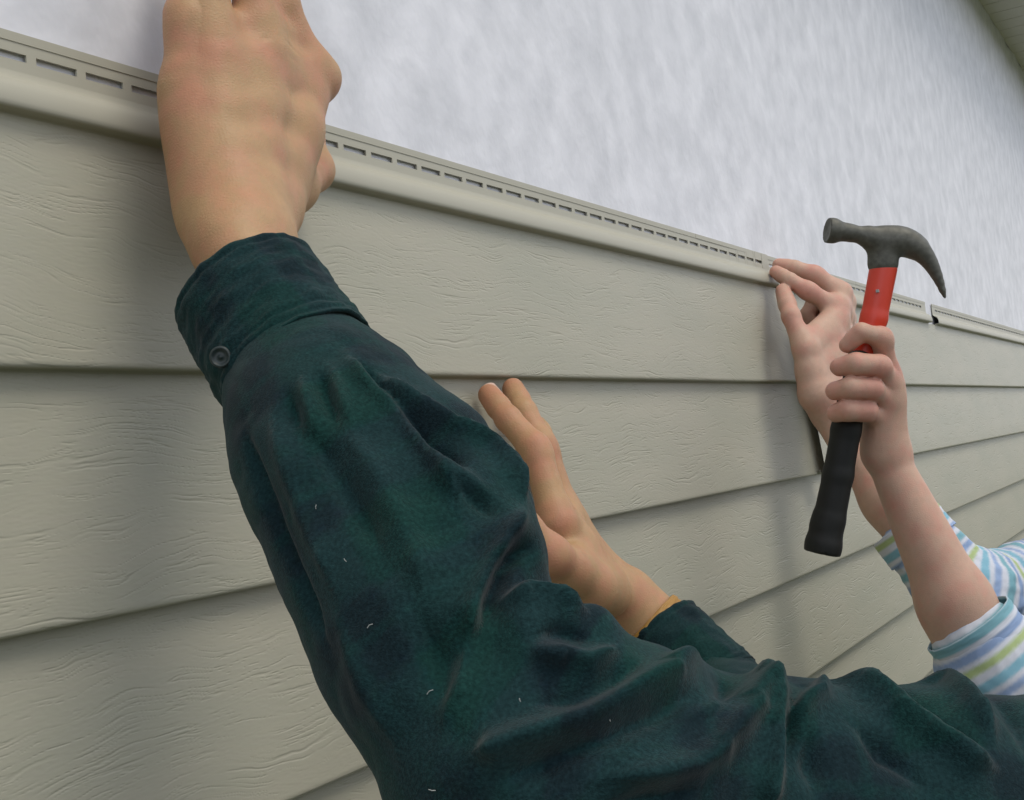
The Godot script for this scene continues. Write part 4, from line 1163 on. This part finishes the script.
	for q in [[Vector3(1.1862, 1.6661, 0.2185), Vector3(1.1876, 1.6495, 0.2173)], [Vector3(1.1841, 1.6443, 0.2109), Vector3(1.1845, 1.6277, 0.2099)], [Vector3(1.1850, 1.6224, 0.2043), Vector3(1.1864, 1.6077, 0.2033)], [Vector3(1.2006, 1.6997, 0.2225), Vector3(1.2015, 1.6828, 0.2224)], [Vector3(1.2201, 1.6510, 0.2252), Vector3(1.2299, 1.6585, 0.2306)]]:
		f.fold(q, -0.0012, 0.0026)
	f.cone(Vector3(1.2388, 1.6320, 0.2156), Vector3(1.2487, 1.5835, 0.2079), 0.013, 0.0155, 0.014)
	f.cone(Vector3(1.2426, 1.5991, 0.2071), Vector3(1.2476, 1.5735, 0.2051), 0.015, 0.017, 0.014)
	b = bounds([Vector3(1.2661, 1.3517, 0.2757), Vector3(1.1734, 1.6971, 0.1822), Vector3(1.2938, 1.6229, 0.2211), Vector3(1.2148, 1.7047, 0.2136)], 0.03)
	later(f, out, b, 0.0022, sc, base)
	f = Solid.new()
	var neck := Vector3(1.69, 1.45, 0.50)
	var skull := Vector3(1.67, 1.625, 0.48)
	head(f, skull, Vector3(-0.7, 0.1, -0.7).normalized(), 0.94)
	f.cone(skull - Vector3(-0.012, 0.06, -0.012), neck, 0.046, 0.05, 0.03)
	b = bounds([skull, neck], 0.15)
	later(f, out, b, 0.005, sc, base)
	f = Solid.new()
	var hip := Vector3(1.74, 0.92, 0.60)
	f.cone(neck - Vector3(0, 0.02, 0), neck - Vector3(0, 0.15, 0), 0.045, 0.09, 0.05)
	f.cone(shoulder_l, shoulder_r, 0.04, 0.04, 0.05)
	f.cone(neck - Vector3(0, 0.2, 0), hip, 0.10, 0.115, 0.08)
	f.chain([shoulder_l, elbow_l, Vector3(1.4617, 1.4417, 0.1922)], [.038, .034, .034], 0.03)
	f.chain([shoulder_r, elbow_r, Vector3(1.2657, 1.3617, 0.2721)], [.038, .036, .036], 0.03)
	b = bounds([neck, shoulder_l, shoulder_r, elbow_l, elbow_r, hip], 0.14)
	later(f, out, b, 0.016, sc, base)
	var body := put("body", commit(out), M.skin, o)
	eyes(body, skull, Vector3(-0.7, 0.1, -0.7).normalized(), 0.94, base)
	nail(body, Vector3(1.5092, 1.7741, 0.0337), Vector3(1.4791, 1.7415, 0.0504), Vector3(-0.3, -0.2, 1.0), 0.0104, base)
	f = Solid.new()
	f.cone(skull + Vector3(0.032, 0.048, 0.032), skull + Vector3(0.004, 0.062, 0.004), 0.081, 0.075, 0.03)
	f.cone(skull + Vector3(0.045, 0.03, 0.045), skull + Vector3(0.07, -0.10, 0.07), 0.07, 0.045, 0.03)
	f.ripple = noise(FastNoiseLite.TYPE_SIMPLEX_SMOOTH, 60.0, 2, 4)
	f.ripple_size = 0.004
	var so := arrays()
	b = bounds([skull, skull + Vector3(0.06, -0.1, 0.06)], 0.16)
	later(f, so, b, 0.008, func(_p: Vector3) -> Color: return Color.WHITE, base)
	put("hair", commit(so), M.hair_brown, o)
	# pushed-up sleeves
	var br := [[Vector3(1.2614, 1.3943, 0.2641), Vector3(1.2756, 1.3205, 0.3063), 0.0]]
	f = Solid.new()
	f.chain([Vector3(1.2648, 1.3767, 0.2739), Vector3(1.2675, 1.3485, 0.2817), elbow_r, elbow_r.lerp(shoulder_r, 0.5), shoulder_r], [.0430, .046, .047, .054, .068], 0.03)
	f.ripple = noise(FastNoiseLite.TYPE_SIMPLEX_SMOOTH, 22.0, 3, 61)
	f.ripple_size = 0.0022
	so = arrays()
	b = bounds([Vector3(1.2639, 1.3869, 0.2657), elbow_r, shoulder_r], 0.08)
	later(f, so, b, 0.0030, func(p: Vector3) -> Color: return stripe(on_sleeve(p, br, Vector3.UP).x), base)
	var s := put("sleeve", commit(so), M.jersey, o)
	put("cuff", cuff_mesh(Vector3(1.2614, 1.3943, 0.2641), Vector3(1.2667, 1.3665, 0.2800), 0.0465, 0.0462, 0.0012, func(p: Vector3) -> Color: return stripe(on_sleeve(p, br, Vector3.UP).x), base, 0.0004, false), M.jersey, s)
	var bl := [[Vector3(1.4629, 1.4770, 0.1682), elbow_l, 0.0], [elbow_l, shoulder_l, 0.10]]
	f = Solid.new()
	f.chain([Vector3(1.4661, 1.4570, 0.1815), elbow_l, elbow_l.lerp(shoulder_l, 0.5), shoulder_l], [.0435, .049, .054, .064], 0.03)
	f.ripple = noise(FastNoiseLite.TYPE_SIMPLEX_SMOOTH, 22.0, 3, 63)
	f.ripple_size = 0.005
	so = arrays()
	b = bounds([Vector3(1.4680, 1.4766, 0.1670), elbow_l, shoulder_l], 0.08)
	later(f, so, b, 0.0030, func(p: Vector3) -> Color: return stripe(on_sleeve(p, bl, Vector3.UP).x + 0.03), base)
	s = put("sleeve", commit(so), M.jersey, o)
	put("cuff", cuff_mesh(Vector3(1.4648, 1.4805, 0.1659), Vector3(1.4654, 1.4510, 0.1856), 0.0440, 0.0450, 0.0012, func(p: Vector3) -> Color: return stripe(on_sleeve(p, bl, Vector3.UP).x + 0.03), base, 0.0004, false), M.jersey, s)
	f = Solid.new()
	f.cone(neck - Vector3(0, 0.03, 0), neck - Vector3(0, 0.12, 0), 0.055, 0.10, 0.05)
	f.cone(shoulder_l.lerp(shoulder_r, 0.12), shoulder_l.lerp(shoulder_r, 0.88), 0.06, 0.06, 0.06)
	f.cone(neck - Vector3(0, 0.19, 0), hip + Vector3(0, 0.10, 0), 0.125, 0.12, 0.09)
	f.cone(hip + Vector3(-0.05, 0.06, 0.02), hip + Vector3(0.05, 0.06, -0.02), 0.125, 0.125, 0.06)
	f.cone(hip - Vector3(0, 0.42, 0), hip - Vector3(0, 0.421, 0), 0.37, 0.37, 0.01, -1)
	f.ripple = noise(FastNoiseLite.TYPE_SIMPLEX_SMOOTH, 9.0, 3, 67)
	f.ripple_size = 0.006
	so = arrays()
	b = bounds([neck + Vector3(0, 0.02, 0), shoulder_l, shoulder_r, hip], 0.16)
	later(f, so, b, 0.011, func(p: Vector3) -> Color: return stripe(p.y), base)
	put("top", commit(so), M.jersey, o)
	f = Solid.new()
	var feet := [Vector3(1.62, 0.09, 0.62), Vector3(1.86, 0.09, 0.55)]
	for i in 2:
		var w: Vector3 = [Vector3(-0.075, 0, 0.03), Vector3(0.075, 0, -0.03)][i]
		f.chain([hip + w + Vector3(0, -0.02, 0), hip.lerp(feet[i], 0.5) + w * 0.6 + Vector3(-0.02, 0.03, -0.02), feet[i]], [.112, .076, .058], 0.05)
	f.ripple = noise(FastNoiseLite.TYPE_SIMPLEX_SMOOTH, 12.0, 3, 39)
	f.ripple_size = 0.005
	so = arrays()
	b = bounds([hip, feet[0], feet[1]], 0.16)
	later(f, so, b, 0.013, func(_p: Vector3) -> Color: return Color.WHITE, base)
	put("trousers", commit(so), M.denim, o)
	for p in feet: shoe(o, p, Vector3(-0.6, 0, -0.8), base)

# ---------------------------------------------------------------- hammer
func build_hammer() -> void:
	var origin := Vector3(1.2012, 1.4793, 0.1451)
	var o := node("claw_hammer", self, origin)
	tag(o, "claw hammer with red neck and black grip held in a raised fist", "hammer")
	var white := func(_p: Vector3) -> Color: return Color.WHITE
	# plane of the hammer: up the handle, across to the claw, and its thickness
	var side := (Vector3(1.2377, 1.7751, 0.2296) - Vector3(1.0187, 1.7441, 0.2792)).normalized()
	var f := Solid.new()
	f.chain([Vector3(1.1968, 1.8001, 0.1787), Vector3(1.2034, 1.7987, 0.1878)], [.0128, .0126], 0.003)
	f.chain([Vector3(1.2055, 1.7978, 0.1912), Vector3(1.2132, 1.7952, 0.2019)], [.0106, .0076], 0.005)
	f.chain([Vector3(1.2132, 1.7952, 0.2019), Vector3(1.2234, 1.7901, 0.2168)], [.0076, .0096], 0.007)
	f.cone(Vector3(1.2275, 1.7872, 0.2215), Vector3(1.2409, 1.7835, 0.2418), 0.0112, 0.0124, 0.007)
	f.cone(Vector3(1.2347, 1.7817, 0.2311), Vector3(1.2340, 1.7617, 0.2280), 0.0160, 0.0152, 0.008, 0, side, 1.3)
	f.chain([Vector3(1.2409, 1.7825, 0.2416), Vector3(1.2446, 1.7814, 0.2469), Vector3(1.2480, 1.7793, 0.2516), Vector3(1.2511, 1.7763, 0.2558), Vector3(1.2541, 1.7725, 0.2596), Vector3(1.2568, 1.7679, 0.2629), Vector3(1.2593, 1.7627, 0.2659), Vector3(1.2616, 1.7569, 0.2684), Vector3(1.2638, 1.7506, 0.2706), Vector3(1.2657, 1.7438, 0.2725), Vector3(1.2676, 1.7368, 0.2740), Vector3(1.2692, 1.7295, 0.2754), Vector3(1.2708, 1.7221, 0.2764)], [0.0142, 0.0132, 0.0121, 0.0111, 0.0100, 0.0076, 0.0067, 0.0058, 0.0049, 0.0040, 0.0031, 0.0023, 0.0014], 0.006)
	f.chain([Vector3(1.2453, 1.7755, 0.2572), Vector3(1.2476, 1.7716, 0.2611), Vector3(1.2497, 1.7669, 0.2645), Vector3(1.2516, 1.7616, 0.2676), Vector3(1.2532, 1.7557, 0.2703), Vector3(1.2547, 1.7493, 0.2726), Vector3(1.2561, 1.7425, 0.2747), Vector3(1.2573, 1.7353, 0.2764), Vector3(1.2583, 1.7280, 0.2778), Vector3(1.2592, 1.7205, 0.2791)], [0.0099, 0.0090, 0.0081, 0.0071, 0.0062, 0.0052, 0.0043, 0.0033, 0.0024, 0.0014], 0.004)
	f.chain([Vector3(1.2569, 1.7772, 0.2545), Vector3(1.2605, 1.7734, 0.2582), Vector3(1.2639, 1.7689, 0.2613), Vector3(1.2670, 1.7638, 0.2641), Vector3(1.2700, 1.7581, 0.2665), Vector3(1.2728, 1.7518, 0.2686), Vector3(1.2754, 1.7452, 0.2703), Vector3(1.2779, 1.7383, 0.2717), Vector3(1.2802, 1.7311, 0.2729), Vector3(1.2824, 1.7237, 0.2738)], [0.0099, 0.0090, 0.0081, 0.0071, 0.0062, 0.0052, 0.0043, 0.0033, 0.0024, 0.0014], 0.004)
	f.chain([Vector3(1.2543, 1.7817, 0.2603), Vector3(1.2625, 1.7583, 0.2698), Vector3(1.2726, 1.7187, 0.2791)], [.0012, .0028, .0060], 0.002, -1)
	f.cone(Vector3(1.1825, 1.8061, 0.1591), Vector3(1.1820, 1.8062, 0.1582), 0.034, 0.034, 0.0015, -1)
	f.cone(Vector3(1.2331, 1.6945, 0.2199), Vector3(1.2326, 1.6936, 0.2189), 0.0585, 0.0585, 0.0015, -1)
	var out := arrays()
	var b := bounds([Vector3(1.1909, 1.8127, 0.1838), Vector3(1.2157, 1.8171, 0.1770), Vector3(1.2548, 1.7171, 0.2824), Vector3(1.2862, 1.7200, 0.2767)], 0.02)
	later(f, out, b, 0.0016, white, origin)
	put("hammer_head", commit(out), M.hammer_steel, o)
	# flat sided neck, then the moulded grip
	f = Solid.new()
	f.cone(Vector3(1.2343, 1.7566, 0.2279), Vector3(1.2290, 1.7073, 0.2143), 0.0138, 0.0132, 0.004, 0, side, 1.25)
	f.cone(Vector3(1.2290, 1.7073, 0.2143), Vector3(1.2220, 1.6644, 0.1983), 0.0132, 0.0128, 0.004, 0, side, 1.25)
	out = arrays()
	b = bounds([Vector3(1.2345, 1.7586, 0.2286), Vector3(1.2215, 1.6625, 0.1972)], 0.03)
	later(f, out, b, 0.0022, white, origin)
	var nk := put("neck", commit(out), M.hammer_red, o)
	var st := st_new()
	var c := Vector3(1.2198, 1.7329, 0.2229) - origin
	add_box(st, c - Vector3(0.0014, 0.0014, 0.0014), c + Vector3(0.0014, 0.0014, 0.0014))
	put("rivet", finish(st), M.lint, nk)
	f = Solid.new()
	f.chain([Vector3(1.2220, 1.6664, 0.1985), Vector3(1.2177, 1.6320, 0.1878), Vector3(1.2138, 1.5976, 0.1780), Vector3(1.2094, 1.5532, 0.1662), Vector3(1.2045, 1.5089, 0.1535), Vector3(1.2018, 1.4882, 0.1469)], [.0132, .0142, .0148, .0152, .0160, .0180], 0.004)
	f.cone(Vector3(1.2012, 1.4813, 0.1453), Vector3(1.2006, 1.4764, 0.1439), 0.0185, 0.0185, 0.004)
	for y in 3: f.cone(Vector3(1.2029, 1.5021, 0.1502).lerp(Vector3(1.2094, 1.5532, 0.1662), y * 0.09), Vector3(1.2029, 1.5021, 0.1502).lerp(Vector3(1.2094, 1.5532, 0.1662), y * 0.09 + 0.02), 0.0168 - 0.0004 * y, 0.0168 - 0.0004 * y, 0.001)
	f.cone(Vector3(1.1907, 1.3827, 0.1181), Vector3(1.1902, 1.3818, 0.1171), 0.0985, 0.0985, 0.002, -1)
	out = arrays()
	b = bounds([Vector3(1.2220, 1.6664, 0.1985), Vector3(1.2006, 1.4744, 0.1437)], 0.03)
	later(f, out, b, 0.0026, white, origin)
	put("grip", commit(out), M.hammer_grip, o)
